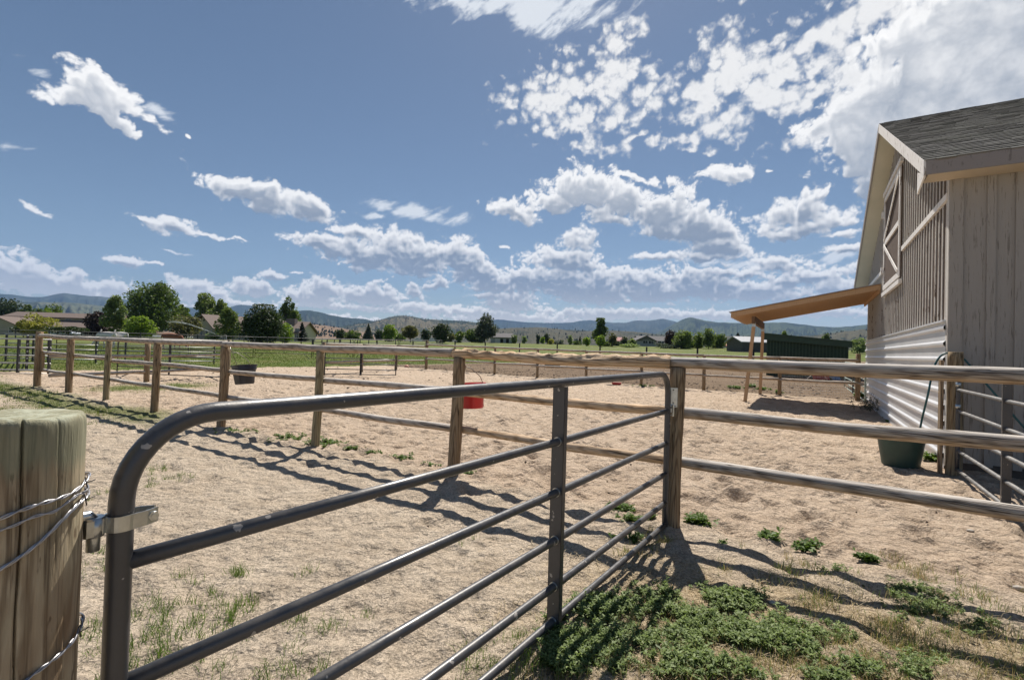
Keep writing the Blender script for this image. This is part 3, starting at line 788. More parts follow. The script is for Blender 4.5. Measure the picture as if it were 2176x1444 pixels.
def far_trees():
    """trees dotted over the hillsides, too many and small to count"""
    rng = np.random.default_rng(5); V = []; Fq = []; n = 0
    for (P, az, v), pick in ((hl1, lambda a, b: (b > .80) * .9 + (fbm(np.array([a * .8]), np.array([b * 4.0]), 3, 7)[0] > .12) * .8),
                             (hl2, lambda a, b: (b > .93) * .12 + (b < .45) * .8 + (fbm(np.array([a * .9]), np.array([b * 5.0]), 3, 9)[0] > .1) * .5),
                             (hl3, lambda a, b: .10 + (b < .3) * .35 + (fbm(np.array([a * .7]), np.array([b * 4.0]), 3, 12)[0] > .15) * .4)):
        nr = len(v) - 3; nc = len(az)
        for k in range(1500):
            i = rng.integers(4, nr); j = rng.integers(1, nc - 1)
            if rng.uniform() > pick(az[j], v[i]): continue
            p = P[i, j] + rng.normal(0, 6, 3) * np.array([1, 1, 0]); hh = rng.uniform(5, 10); r = hh * rng.uniform(.22, .4)
            m = 6; t = np.arange(m) * 2 * np.pi / m + rng.uniform(0, 1)
            lo = p + np.stack([np.cos(t) * r, np.sin(t) * r, np.full(m, .5)], 1); md = p + np.stack([np.cos(t + .5) * r * .75, np.sin(t + .5) * r * .75, np.full(m, hh * .5)], 1)
            V.append(np.vstack([lo, md, [p + [0, 0, hh]]]))
            a = np.arange(m); b_ = (a + 1) % m
            Fq.append(np.stack([a, b_, b_ + m, a + m], 1) + n)
            Fq.append(np.stack([a + m, b_ + m, np.full(m, 2 * m), np.full(m, 2 * m)], 1) + n)
            n += 2 * m + 1
    Fa = np.concatenate(Fq); tri = Fa[:, 2] == Fa[:, 3]
    me = np_mesh('hillside_trees', np.concatenate(V), [Fa[~tri], Fa[tri][:, :3]])
    tag(link('hillside_trees', me, simple('hillside_tree', (.02, .03, .018), (.05, .06, .035), .05, 1, spec=.05)),
        'scattered dark trees over the hillsides beyond the valley', 'trees', kind='stuff')
far_trees()

# ------------------------------------------------------------------ buildings
TAN = simple('tan_siding', (.36, .31, .22), (.40, .35, .26), 2, .8)
BRN = simple('brown_roof', (.13, .095, .08), (.17, .13, .11), 8, .9, bd=.02)
TRIM = simple('white_trim', (.55, .55, .52), (.65, .65, .62), 3, .6)
GLASS = simple('window_glass', (.02, .025, .03), None, rough=.08, spec=.8)
DARK = simple('opening_shade', (.015, .014, .013), None, rough=.9)  # near-black colour stands in for the shade inside openings
GREYR = simple('grey_roof', (.085, .082, .085), (.12, .115, .12), 6, .9, bd=.02)
GREYW = simple('grey_siding', (.34, .34, .33), (.40, .40, .39), 3, .8)
def gable_block(t, o, u, n, L, W, z0, he, hr, wall, roof, over=.5, name='wall', rname='roof'):
    """box with a pitched roof; ridge runs along u, o is the near corner; n points across"""
    u = Vector(u).normalized(); n = Vector(n).normalized(); o = Vector(o); o.z = 0
    def P(a, b, z): p = o + u * a + n * b; p.z = z; return p
    mb = MB()
    V = [P(0, 0, z0), P(L, 0, z0), P(L, W, z0), P(0, W, z0), P(0, 0, he), P(L, 0, he), P(L, W, he), P(0, W, he), P(0, W / 2, hr), P(L, W / 2, hr)]
    mb.add(V, [[(0, 1, 5, 4), (2, 3, 7, 6)], [(1, 2, 6, 9, 5), (3, 0, 4, 8, 7)], [(4, 5, 9, 8), (6, 7, 8, 9)]])
    w = mb.build(name, wall, t)
    mb = MB(); th = .18; k = (hr - he) / (W / 2)
    for sgn in (0, 1):
        b0 = -over if sgn == 0 else W + over; ze = he - k * over + .05; zr = hr + .06
        A = P(-over, b0, ze); B = P(L + over, b0, ze); Cc = P(L + over, W / 2, zr); Dd = P(-over, W / 2, zr)
        up = Vector((0, 0, th))
        mb.add([A, B, Cc, Dd, A + up, B + up, Cc + up, Dd + up], [[(0, 3, 2, 1), (4, 5, 6, 7), (0, 1, 5, 4), (1, 2, 6, 5), (2, 3, 7, 6), (3, 0, 4, 7)]])
    r = mb.build(rname, roof, t)
    return w, r, P
def window(t, P3, wdir, w, h, out, glass=GLASS, frame=TRIM, name='window', door=False):
    """frame with a pane; P3 lower corner on the wall, out = outward normal"""
    wd = Vector(wdir).normalized(); out = Vector(out).normalized(); P3 = Vector(P3); f = .09
    mb = MB(); up = Vector((0, 0, 1))
    mb.box(P3 - wd * f - up * f, wd * (w + 2 * f), out * .05, up * f); mb.box(P3 - wd * f + up * h, wd * (w + 2 * f), out * .05, up * f)
    mb.box(P3 - wd * f, wd * f, out * .05, up * h); mb.box(P3 + wd * w, wd * f, out * .05, up * h)
    mb.box(P3 + wd * (w / 2 - .03), wd * .06, out * .045, up * h)
    fo = mb.build(name, frame, t)
    MB().box(P3, wd * w, out * .02, up * h).build('pane', glass, fo)
def ww(px, py, Y):   # point at forward distance Y seen at px,py
    v = ray(px, py); t = Y / v.y; return Vector((v.x * t, Y, EYE + v.z * t))

def far_barn():
    Y = 150; z0 = hgs(colY(100, Y), Y) - .3
    t = thing('barn', 'long low tan barn with brown two-level roof and a raised middle row of windows', 'barn', Vector((colY(110, Y), Y, z0)))
    x0, x1 = colY(18, Y), colY(203, Y)
    mb = MB().box((x0, Y, z0), (x1 - x0, 0, 0), (0, 20, 0), (0, 0, 3.5 - z0)); mb.build('wall', TAN, t)
    mb = MB()
    A, B = Vector((x0, Y - .6, 3.45)), Vector((x1 + .9, Y - .6, 3.45)); C_, D_ = Vector((x1 - 3.5, Y + 6, 5.75)), Vector((x0, Y + 6, 5.75)); E_ = Vector((x1 + .9, Y + 20, 3.45))
    dz = Vector((0, 0, .22))
    mb.add([A, B, C_, D_, A + dz, B + dz, C_ + dz, D_ + dz, E_, E_ + dz, Vector((x1 - 3.5, Y + 14, 5.75)), Vector((x1 - 3.5, Y + 14, 5.97))], [[(4, 5, 6, 7), (0, 1, 5, 4), (5, 9, 11, 6), (1, 8, 9, 5)]])
    mb.build('lower_roof', BRN, t)
    xu = x1 - 4.2
    MB().box((x0 - 6, Y + 6, 5.4), (xu - x0 + 6, 0, 0), (0, 8, 0), (0, 0, 1.35)).build('upper_wall', TAN, t)
    mb = MB(); A, B = Vector((x0 - 8, Y + 5.2, 6.65)), Vector((xu + 1, Y + 5.2, 6.65)); C_, D_ = Vector((xu - 2, Y + 10, 8.35)), Vector((x0 - 8, Y + 10, 8.35)); E_, F_ = Vector((xu + 1, Y + 14.8, 6.65)), Vector((x0 - 8, Y + 14.8, 6.65))
    mb.add([A, B, C_, D_, A + dz, B + dz, C_ + dz, D_ + dz, E_ + dz, F_ + dz, E_, F_], [[(4, 5, 6, 7), (0, 1, 5, 4), (7, 6, 8, 9), (1, 10, 8, 5)], [(5, 8, 6)]])
    mb.build('upper_roof', BRN, t)
    for px in (51, 58, 101, 138, 144):
        p = Vector((colY(px, Y + 6), Y + 6, 5.95)); window(t, p, (1, 0, 0), .8, .6, (0, -1, 0))
    # gable-ended wing at the left
    xw0, xw1 = colY(-48, 144), colY(29, 144); mid = (xw0 + xw1) / 2
    mb = MB(); zg, ze = 6.3, 4.1
    mb.add([(xw0, 144, z0), (xw1, 144, z0), (xw1, 144, ze), (mid, 144, zg), (xw0, 144, ze), (xw0, 156, z0), (xw1, 156, z0), (xw1, 156, ze), (mid, 156, zg), (xw0, 156, ze)],
           [[(0, 1, 2, 3, 4)], [(1, 6, 7, 2), (5, 0, 4, 9)]])
    mb.build('wing_wall', TAN, t)
    mb = MB(); s = (zg - ze) / (xw1 - mid)
    mb.bar((mid - .1, 150, zg + .1), (xw1 + .8, 150, ze - s * .8 + .1), 13, .2, up=(0, 0, 1)); mb.bar((mid + .1, 150, zg + .1), (xw0 - .8, 150, ze - s * .8 + .1), 13, .2)
    mb.build('wing_roof', BRN, t)
    window(t, ww(19, 706, 144), (1, 0, 0), 1.3, 1.5, (0, -1, 0))
far_barn()
def mid_house():
    z0 = hgs(colY(520, 100), 100) - .3
    t = thing('house', 'tan house with brown roof, gable end and stone chimney behind the dark maple', 'house', Vector((colY(520, 100), 100, z0)))
    o = Vector((colY(456, 96), 96, 0)); bk = Vector((colY(410, 103.5), 103.5, 0)); n = (bk - o); W = n.length; n.normalize(); u = Vector((-n.y, n.x, 0)); u = u if u.y > 0 else -u
    w, r, P = gable_block(t, o, u, n, 15, W, z0, 3.55, 6.3, TAN, BRN, .55, 'gable_wall', 'gable_roof')
    for a, zz, wd in ((.30, 2.0, .9), (.55, 1.9, 1.0), (.12, 1.9, .5)):
        window(t, P(0, W * a, zz) - u * .02, n, wd, 1.2, -u)
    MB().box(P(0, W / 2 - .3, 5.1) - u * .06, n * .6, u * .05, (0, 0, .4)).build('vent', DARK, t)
    x0, x1 = colY(496, 99), colY(633, 99)
    w, r, P = gable_block(t, (x0, 99, 0), (1, 0, 0), (0, 1, 0), x1 - x0, 9, z0, 3.3, 5.5, simple('cream_siding', (.50, .45, .33), (.54, .49, .37), 3, .8), BRN, .6)
    for a, wd, h_, zz in ((.9, .45, 2.0, 1.0), (1.9, .7, 2.2, .95), (3.1, .9, 2.0, 1.0), (9.4, .6, 2.0, 1.0), (10.6, 1.8, 2.0, 1.0), (12.9, .7, 2.0, 1.0)):
        window(t, (x0 + a, 99 - .02, z0 + zz), (1, 0, 0), wd, h_, (0, -1, 0))
    xc = colY(618, 102)
    MB().box((xc - .9, 101.5, 3.5), (1.8, 0, 0), (0, 1.4, 0), (0, 0, 2.75)).build('chimney', simple('chimney_stone', (.14, .12, .11), (.2, .17, .15), 3, .9, bd=.03), t)
mid_house()
def grey_house():
    Y = 152; z0 = hgs(colY(1400, Y), Y) - .3
    t = thing('house', 'grey-roofed low house with a pale gable front across the far field', 'house', Vector((colY(1400, Y), Y, z0)))
    gx0, gx1 = colY(1350, Y - 4), colY(1394, Y - 4)
    gable_block(t, (gx1, Y - 4, 0), (0, 1, 0), (-1, 0, 0), 9, gx1 - gx0, z0, 4.65, 6.2, GREYW, GREYR, .5, 'gable_wall', 'gable_roof')
    m = (gx0 + gx1) / 2; k = (6.2 - 4.65) / (m - gx0)
    MB().add([(gx0 + .2, Y - 4.06, 4.68), (gx1 - .2, Y - 4.06, 4.68), (m, Y - 4.06, 6.1), (gx0 + .2, Y - 3.9, 4.68), (gx1 - .2, Y - 3.9, 4.68), (m, Y - 3.9, 6.1)], [[(0, 1, 2)], [(0, 3, 4, 1)]]).build('gable_panel', simple('grey_shakes', (.13, .13, .12), (.16, .16, .15), 5, .9), t)
    hx0, hx1 = colY(1362, Y), colY(1448, Y)
    gable_block(t, (hx0, Y, 0), (1, 0, 0), (0, 1, 0), hx1 - hx0, 11, z0, 4.3, 6.35, GREYW, GREYR, .5)
    for px, w_ in ((1366, 1.4), (1378, 1.4), (1385, .7)):
        window(t, (colY(px, Y - 4), Y - 4.02, z0 + 1.2), (1, 0, 0), w_, .9, (0, -1, 0))
    for px, w_ in ((1398, 1.0), (1406, 1.6), (1414, .9)):
        window(t, (colY(px, Y), Y - .02, z0 + .9), (1, 0, 0), w_, 1.2, (0, -1, 0))
grey_house()
def grey_barn():
    Y = 155; z0 = hgs(colY(1065, Y), Y) - .3
    t = thing('barn', 'small whitish barn with dark roof and crossed white door beside the tall airy cottonwood', 'barn', Vector((colY(1065, Y), Y, z0)))
    x0, x1 = colY(1042, Y), colY(1088, Y)
    w, r, P = gable_block(t, (x0, Y, 0), (1, 0, 0), (0, 1, 0), x1 - x0, 8, z0, 4.55, 5.9, simple('pale_siding', (.34, .36, .37), (.40, .42, .43), 3, .8), GREYR, .4)
    for px, w_ in ((1063, .9), (1075, .9)):
        MB().box((colY(px, Y), Y - .04, z0 + .3), (w_, 0, 0), (0, .03, 0), (0, 0, 1.5)).build('doorway_shade', DARK, t)  # solid dark slab on the wall, painted as the shade within a doorway
    xd = colY(1051.5, Y); mb = MB(); mb.box((xd, Y - .06, z0 + .3), (1.6, 0, 0), (0, .03, 0), (0, 0, 1.5))
    mb.bar((xd, Y - .09, z0 + .35), (xd + 1.6, Y - .09, z0 + 1.75), .03, .14); mb.bar((xd + 1.6, Y - .12, z0 + .35), (xd, Y - .12, z0 + 1.75), .03, .14)
    mb.build('door', TRIM, t)
grey_barn()
def grey_shed():
    Y = 96; z0 = hgs(colY(1600, Y), Y) - .3
    t = thing('shed', 'long dark shed with pale grey metal roof behind the green shed', 'shed', Vector((colY(1600, Y), Y, z0)))
    x0, x1 = colY(1577, Y), colY(1660, Y)
    gable_block(t, (x0, Y, 0), (1, 0, 0), (0, 1, 0), x1 - x0, 7, z0, 3.95, 5.0, simple('shed_dark', (.07, .065, .06), (.10, .095, .09), 3, .9), simple('shed_roof', (.30, .31, .33), (.36, .37, .39), 3, .5), .4)
grey_shed()
def red_roof_building():
    Y = 170; z0 = hgs(colY(1542, Y), Y) - .3
    t = thing('house', 'tiny distant house with a red-orange roof left of the dark spruce', 'house', Vector((colY(1542, Y), Y, z0)))
    gable_block(t, (colY(1534, Y), Y, 0), (1, 0, 0), (0, 1, 0), 3.6, 4, z0, 4.2, 5.0, GREYW, simple('red_roof', (.5, .18, .12)), .3)
    Y = 175; z0 = hgs(colY(1320, Y), Y) - .3
    t = thing('house', 'tiny distant red and white building behind the small dark tree', 'house', Vector((colY(1313, Y), Y, z0)))
    gable_block(t, (colY(1306, Y), Y, 0), (1, 0, 0), (0, 1, 0), 3.2, 4, z0, 5.0, 6.2, GREYW, simple('dull_red_roof', (.35, .10, .09)), .3)
red_roof_building()
def green_shed():
    t = thing('shed', 'dark green board-sided shed with sloping roof behind the far rail fence', 'shed', on(13.0, 31))
    G = simple('green_boards', (.010, .034, .018), (.018, .052, .028), 3, .7)
    G2 = simple('green_trim', (.022, .055, .032), (.030, .070, .040), 4, .6)
    A = ww(1629, 797, 30.5); Bx = A + Vector((.843, -.538, 0)) * 4.25
    zb = A.z - .15
    A.z = B0 = zb; Bx.z = zb
    zA = ww(1629, 711, 30.5).z; zB = ww(1797, 729, Bx.y).z
    d = (Bx - A); L = d.length; d.normalize(); bk = Vector((-d.y, d.x, 0)) * 4.5
    def PP(a, b, z): p = A + d * a + bk * b; return Vector((p.x, p.y, z))
    mb = MB(); mb.add([PP(0, 0, zb), PP(L, 0, zb), PP(L, 0, zB), PP(0, 0, zA), PP(0, 1, zb), PP(L, 1, zb), PP(L, 1, zB - .1), PP(0, 1, zA - .1)], [[(0, 1, 2, 3), (1, 5, 6, 2), (5, 4, 7, 6), (4, 0, 3, 7), (3, 2, 6, 7)]])
    w = mb.build('wall', G, t)
    mb = MB(); nb = 24
    for k in range(nb + 1):
        a = L * k / nb; z = zA + (zB - zA) * k / nb
        mb.box(PP(a - .03, -.006, zb), d * .06, bk * .005, (0, 0, z - zb - .05))
    mb.build('battens', G2, t)
    mb = MB(); o = .2
    for (b0, b1) in ((-.06, 1.06),):
        mb.add([PP(-o, b0, zA + .03), PP(L + o, b0, zB + .03), PP(L + o, b1, zB - .07), PP(-o, b1, zA - .07), PP(-o, b0, zA + .12), PP(L + o, b0, zB + .12), PP(L + o, b1, zB + .02), PP(-o, b1, zA + .02)],
               [[(0, 3, 2, 1), (4, 5, 6, 7), (0, 1, 5, 4), (1, 2, 6, 5), (2, 3, 7, 6), (3, 0, 4, 7)]])
    mb.build('roof', G2, t)
    MB().add([PP(-o, -.05, zA - .32), PP(L + o, -.05, zB - .26), PP(L + o, -.05, zB + .04), PP(-o, -.05, zA + .04), PP(-o, -.035, zA - .32), PP(L + o, -.035, zB - .26), PP(L + o, -.035, zB + .04), PP(-o, -.035, zA + .04)],
             [[(0, 1, 2, 3), (4, 7, 6, 5), (0, 4, 5, 1), (3, 2, 6, 7)]]).build('fascia', G2, t)
green_shed()

# ------------------------------------------------------------------ vehicles by the far barn
def pickup(px, Y, L, paint, label, cab0=.34, cab1=.68):
    m, nt, b = new_mat('car_paint'); b.inputs['Base Color'].default_value = (*paint, 1); b.inputs['Metallic'].default_value = .3; b.inputs['Roughness'].default_value = .3; b.inputs['Coat Weight'].default_value = .5
    x = colY(px, Y); z = hgs(x, Y); t = thing('pickup_truck' if L > 5 else 'parked_car', label, 'pickup' if L > 5 else 'car', (x, Y, z))
    o = Vector((x - L / 2, Y, z)); H = .95
    prof = [(0, .42), (L, .42), (L, .78), (L * .97, .98), (L * cab1 + .35, 1.08), (L * cab1 - .25, 1.72), (L * cab0 + .15, 1.76), (L * cab0 - .05, 1.12), (0, 1.10)]
    n = len(prof); V = [o + Vector((a, 0, c)) for a, c in prof] + [o + Vector((a, 1.9, c)) for a, c in prof]
    V = [v + Vector((0, .18 if (c[1] > 1.3) else 0, 0)) for v, c in zip(V[:n], prof)] + [v - Vector((0, .18 if (c[1] > 1.3) else 0, 0)) for v, c in zip(V[n:], prof)]
    mb = MB(); mb.add(V, [[list(range(n))], [list(range(n, 2 * n))[::-1]], [((i + 1) % n, i, i + n, (i + 1) % n + n) for i in range(n)]])
    mb.build('body', m, t, bevel=.04)
    V2 = [o + Vector((a, -.015 + dy, c)) for a, c, dy in ((L * cab0 + .1, 1.18, .03), (L * cab1 + .1, 1.16, .03), (L * cab1 - .28, 1.62, .16), (L * cab0 + .25, 1.66, .16))]
    V2 += [v + Vector((0, .05, 0)) for v in V2]
    MB().add(V2, [[(0, 1, 2, 3), (4, 7, 6, 5), (0, 4, 5, 1), (1, 5, 6, 2), (2, 6, 7, 3), (3, 7, 4, 0)]]).build('side_window', GLASS, t)
    tyre = simple('tyre', (.02, .02, .02), None, rough=.9)
    for a in (L * .17, L * .82):
        for yy in (-.02, 1.68):
            w = MB().tube([o + Vector((a, yy, .38)), o + Vector((a, yy + .24, .38))], .38, 18).build('wheel', tyre, t)
            MB().tube([o + Vector((a, yy - .01, .38)), o + Vector((a, yy + .25, .38))], .2, 12).build('rim', TRIM, w)
    MB().box(o + Vector((L - .02, .1, .72)), (.04, 0, 0), (0, .35, 0), (0, 0, .18)).build('headlight', TRIM, t)
pickup(120, 84, 5.6, (.33, .37, .42), 'silver-grey pickup truck parked before the tan barn by the flat juniper')
pickup(93, 92, 4.5, (.7, .7, .7), 'white vehicle parked behind the willow trunk, left of the pickup', .1, .7)
# ------------------------------------------------------------------ haze
def make_haze():
    m = bpy.data.materials.new('haze'); m.use_nodes = True; nt = m.node_tree
    for n in list(nt.nodes): nt.nodes.remove(n)
    v = nt.nodes.new('ShaderNodeVolumePrincipled'); o_ = nt.nodes.new('ShaderNodeOutputMaterial')
    v.inputs['Color'].default_value = (.36, .58, 1.0, 1); v.inputs['Density'].default_value = HAZE
    v.inputs['Anisotropy'].default_value = 0.0
    nt.links.new(v.outputs[0], o_.inputs['Volume'])
    mb = MB().box((-10900, -10900, -4), (21800, 0, 0), (0, 21800, 0), (0, 0, 1500))
    o = mb.build('haze', m); tag(o, 'thin blue air haze filling the whole valley', 'haze', kind='stuff')
HAZE = 5.8e-5
make_haze()

# ------------------------------------------------------------------ timber fences
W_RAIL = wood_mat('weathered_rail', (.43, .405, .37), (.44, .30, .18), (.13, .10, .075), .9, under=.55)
W_POST = wood_mat('fence_post', (.34, .27, .18), (.27, .165, .085), (.10, .065, .04), .8, weather=False)
W_POST2 = wood_mat('green_treated_post', (.33, .30, .19), (.29, .21, .115), (.11, .085, .055), .8, weather=False)
W_GNAW = wood_mat('gnawed_rail', (.60, .49, .36), (.55, .34, .17), (.26, .16, .09), .8, weather=False, bd=.006)
def log_obj(name, a, b, ra, rb, mat, parent, wob=.006, n=14, step=.09, seed=0, gnaw=0.0, bow=.0, flat_top=False):
    a, b = Vector(a), Vector(b); L = (b - a).length
    q = (b - a).normalized()
    up = Vector((0, 0, 1)) if abs(q.z) < .9 else Vector((1, 0, 0))
    yx = q.cross(up).normalized(); yy = q.cross(yx).normalized() * -1   # local y points up for rails
    M = Matrix(((yx.x, yy.x, q.x, a.x), (yx.y, yy.y, q.y, a.y), (yx.z, yy.z, q.z, a.z), (0, 0, 0, 1)))
    m = max(3, int(L / step) + 1); t = np.linspace(0, 1, m)
    th = np.linspace(0, 2 * np.pi, n, endpoint=False)
    Tg, Hg = np.meshgrid(t, th, indexing='ij')
    z = Tg * L
    r = ra + (rb - ra) * Tg
    r = r * (1 + fbm(z * 1.2 + seed, np.cos(Hg) * .8 + seed, 3, seed) * .14)
    if gnaw:
        topm = sstep(-.2, .9, np.sin(Hg))
        bite = np.clip(fbm(z * 3.4 + seed, np.cos(Hg) * 1.4, 4, seed + 5) + .28, 0, 1) * .85 + np.clip(fbm(z * 16, np.sin(Hg) * 3 + np.cos(Hg) * 2, 3, seed + 6), -.3, .5) * .35
        r = r - topm * bite * gnaw
    else:
        r = r + fbm(z * 9, Hg * 1.2, 3, seed + 2) * .0022
    cx = fbm(z[:, :1] * .6 + seed, 0 * z[:, :1], 2, seed + 31) * wob * 2; cy = fbm(z[:, :1] * .6 + seed, 0 * z[:, :1] + 9, 2, seed + 37) * wob * 2 - bow * 4 * Tg[:, :1] * (1 - Tg[:, :1])
    V = np.stack([np.cos(Hg) * r + cx, np.sin(Hg) * r + cy, z], -1)
    if flat_top: V[-1, :, :2] *= .93; V[-2, :, :2] *= .985
    V = V.reshape(-1, 3)
    i, j = np.meshgrid(np.arange(m - 1), np.arange(n), indexing='ij'); j2 = (j + 1) % n
    Fq = np.stack([i * n + j, i * n + j2, (i + 1) * n + j2, (i + 1) * n + j], -1).reshape(-1, 4)
    cap0 = np.arange(n)[::-1][None]; cap1 = (np.arange(n) + (m - 1) * n)[None]
    me = np_mesh(name, V, [Fq, cap0, cap1]); smooth(me)
    me.polygons.foreach_set('use_smooth', np.r_[np.full(len(Fq), True), False, False]); me.update()
    return link(name, me, mat, parent, M)

def near_fence():
    t = thing('rail_fence', 'weathered three-rail log fence with gnawed rails running from the gate to the left corner', 'fence', FP(4, 0))
    S = [0.0]
    for px in (970, 676, 477, 334, 230, 151, 83):
        # where this column crosses the fence line
        k = ray(px, hor(px)); k = k.x / k.y; S.append((FA[0] - k * FA[1]) / (k * FU[1] - FU[0]))
    R_ = .066
    for i, s in enumerate(S):
        p = FP(s, 0); r = R_ * (1.0 + .12 * math.sin(i * 2.3))
        lean = FU * (-.03 - .018 * (i % 3))
        mt = W_POST if i % 3 != 2 else W_POST2
        if i == len(S) - 1:
            log_obj('post', p + Vector((0, 0, -.15)), p + Vector((lean[0], lean[1], 1.58)), .085, .08, W_POST, t, .01, seed=i * 7 + 1)
        else:
            log_obj('post', p + Vector((0, 0, -.15)), p + Vector((lean[0], lean[1], 1.405)), r * 1.03, r * .97, mt, t, .01, seed=i * 7 + 1)
    off = .085
    def rail(i0, i1, z0, z1, nm, gn=0.0, r=.050, t_=off, ext=0.0, ext1=0.0, mat=None, seed=0, bow=.006, rb=None):
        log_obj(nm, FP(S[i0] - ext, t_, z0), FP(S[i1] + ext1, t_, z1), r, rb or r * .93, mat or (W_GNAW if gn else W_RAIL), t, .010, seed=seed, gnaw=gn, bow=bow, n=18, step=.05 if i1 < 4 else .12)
    rail(0, 1, 1.452, 1.452, 'gnawed_top_rail', .085, .064, 0.0, -.03, .03, seed=3)
    tr = t.children[-1]; tr['label'] = 'pale chewed top rail with a ragged upper edge'
    rail(1, 3, 1.452, 1.445, 'top_rail', 0, .052, 0.0, -.03, .02, seed=13)
    rail(3, 5, 1.445, 1.44, 'top_rail', 0, .052, 0.0, -.02, .02, seed=23)
    rail(5, 7, 1.44, 1.46, 'top_rail', 0, .052, 0.0, -.02, -.06, seed=33)
    rail(0, 1, 1.01, 1.00, 'gnawed_rail', .022, .046, seed=43, ext=.06, ext1=.05)
    rail(1, 2, 1.01, .98, 'rail', 0, .044, seed=53, ext=.02, ext1=.08)
    rail(2, 3, .99, .97, 'rail', 0, .042, seed=63, ext=.05, ext1=.02)
    rail(3, 4, .98, 1.0, 'rail', 0, .044, seed=73, ext=.02, ext1=.04)
    rail(4, 5, .98, .96, 'rail', 0, .046, seed=83, ext=.0, ext1=.06)
    rail(5, 7, .99, 1.01, 'rail', 0, .044, seed=93, ext=.03)
    rail(0, 1, .565, .56, 'gnawed_rail', .016, .045, seed=103, ext=.06, ext1=.03)
    rail(1, 2, .56, .56, 'rail', 0, .044, seed=113, ext=.02, ext1=.03)
    rail(2, 4, .55, .53, 'rail', 0, .043, seed=123, ext=.02, ext1=.02)
    rail(4, 6, .53, .52, 'rail', 0, .044, seed=133, ext=.02, ext1=.03)
    rail(6, 7, .50, .50, 'rail', 0, .044, seed=143)
    p = FP(S[7] - .16, .06)
    MB().bar(p + Vector((0, 0, .45)), p + Vector((0, 0, 1.04)), .14, .06, up=(FN[0], FN[1], 0)).build('cleat_board', W_POST, t)
    # run to the right of the gate post
    t2 = thing('rail_fence', 'big grey log rails crossing in front of the barn, right of the gate latch post', 'fence', FP(-2, 0))
    A = -4.9
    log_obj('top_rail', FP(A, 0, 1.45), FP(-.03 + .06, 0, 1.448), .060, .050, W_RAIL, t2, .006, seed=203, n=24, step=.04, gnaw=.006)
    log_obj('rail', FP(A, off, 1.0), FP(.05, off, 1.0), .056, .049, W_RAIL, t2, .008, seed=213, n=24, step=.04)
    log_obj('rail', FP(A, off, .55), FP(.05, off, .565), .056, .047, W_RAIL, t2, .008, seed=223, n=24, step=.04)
    for s in (-2.45, -4.9):
        log_obj('post', FP(s, 0, -.1), FP(s, 0, 1.40), .068, .064, W_POST, t2, .01, seed=int(-s * 10))
    return S
NEAR_S = near_fence()

def hit_line(px, t):
    k = ray(px, hor(px)); k = k.x / k.y
    b = FA + FN * t
    return (b[0] - k * b[1]) / (k * FU[1] - FU[0])
def far_fence():
    t = thing('rail_fence', 'two-rail wooden fence across the far side of the sandy arena', 'fence', FP(8, FAR_T, hgs(*FP(8, FAR_T).xy)))
    S = [hit_line(px, FAR_T) for px in (1824, 1658, 1497, 1364, 1247, 1143.5, 1052.5, 907)]
    W = W_POST
    for i, s in enumerate(S):
        p = FP(s, FAR_T); g = hgs(p.x, p.y)
        tall = .22 if i in (0, 7) else 0
        log_obj('post', (p.x, p.y, g - .1), (p.x, p.y, g + 1.44 + tall), .085 if i in (0, 7) else .068, .08 if i in (0, 7) else .065, W, t, .01, n=10, step=.4, seed=300 + i)
    pts = S
    for i in range(7):
        a, b = FP(S[i], FAR_T - .08), FP(S[i + 1], FAR_T - .08); ga, gb = hgs(a.x, a.y), hgs(b.x, b.y)
        log_obj('top_rail', (a.x, a.y, ga + 1.42), (b.x, b.y, gb + 1.42), .052, .048, W_RAIL, t, .012, n=9, step=.5, seed=320 + i)
        log_obj('rail', (a.x, a.y, ga + .62), (b.x, b.y, gb + .60), .048, .045, W_RAIL, t, .012, n=9, step=.5, seed=340 + i)
    a = FP(S[0], FAR_T - .08, .62); b = FP(S[0] - 1.0, FAR_T - .1, .60)
    log_obj('rail', a, b, .045, .045, W_RAIL, t, .01, n=9, step=.5, seed=350)
    # wire mesh stapled to the right-hand bays
    mb = MB(); N_ = 46
    for k in range(N_ + 1):
        p = FP(S[0] + (S[1] + .0 - S[0]) * k / N_, FAR_T + .08); g = hgs(p.x, p.y)
        mb.tube([(p.x, p.y, g + .08), (p.x, p.y, g + 1.36)], .0022, 4, cap=False)
    for k in range(14):
        a, b = FP(S[0], FAR_T + .08, .08 + k * .098), FP(S[1], FAR_T + .08, .08 + k * .098)
        mb.tube([a, b], .0022, 4, cap=False)
    mb.build('wire_mesh', simple('wire', (.35, .36, .37), None, rough=.5, metal=.6), t)
    return S
FAR_S = far_fence()
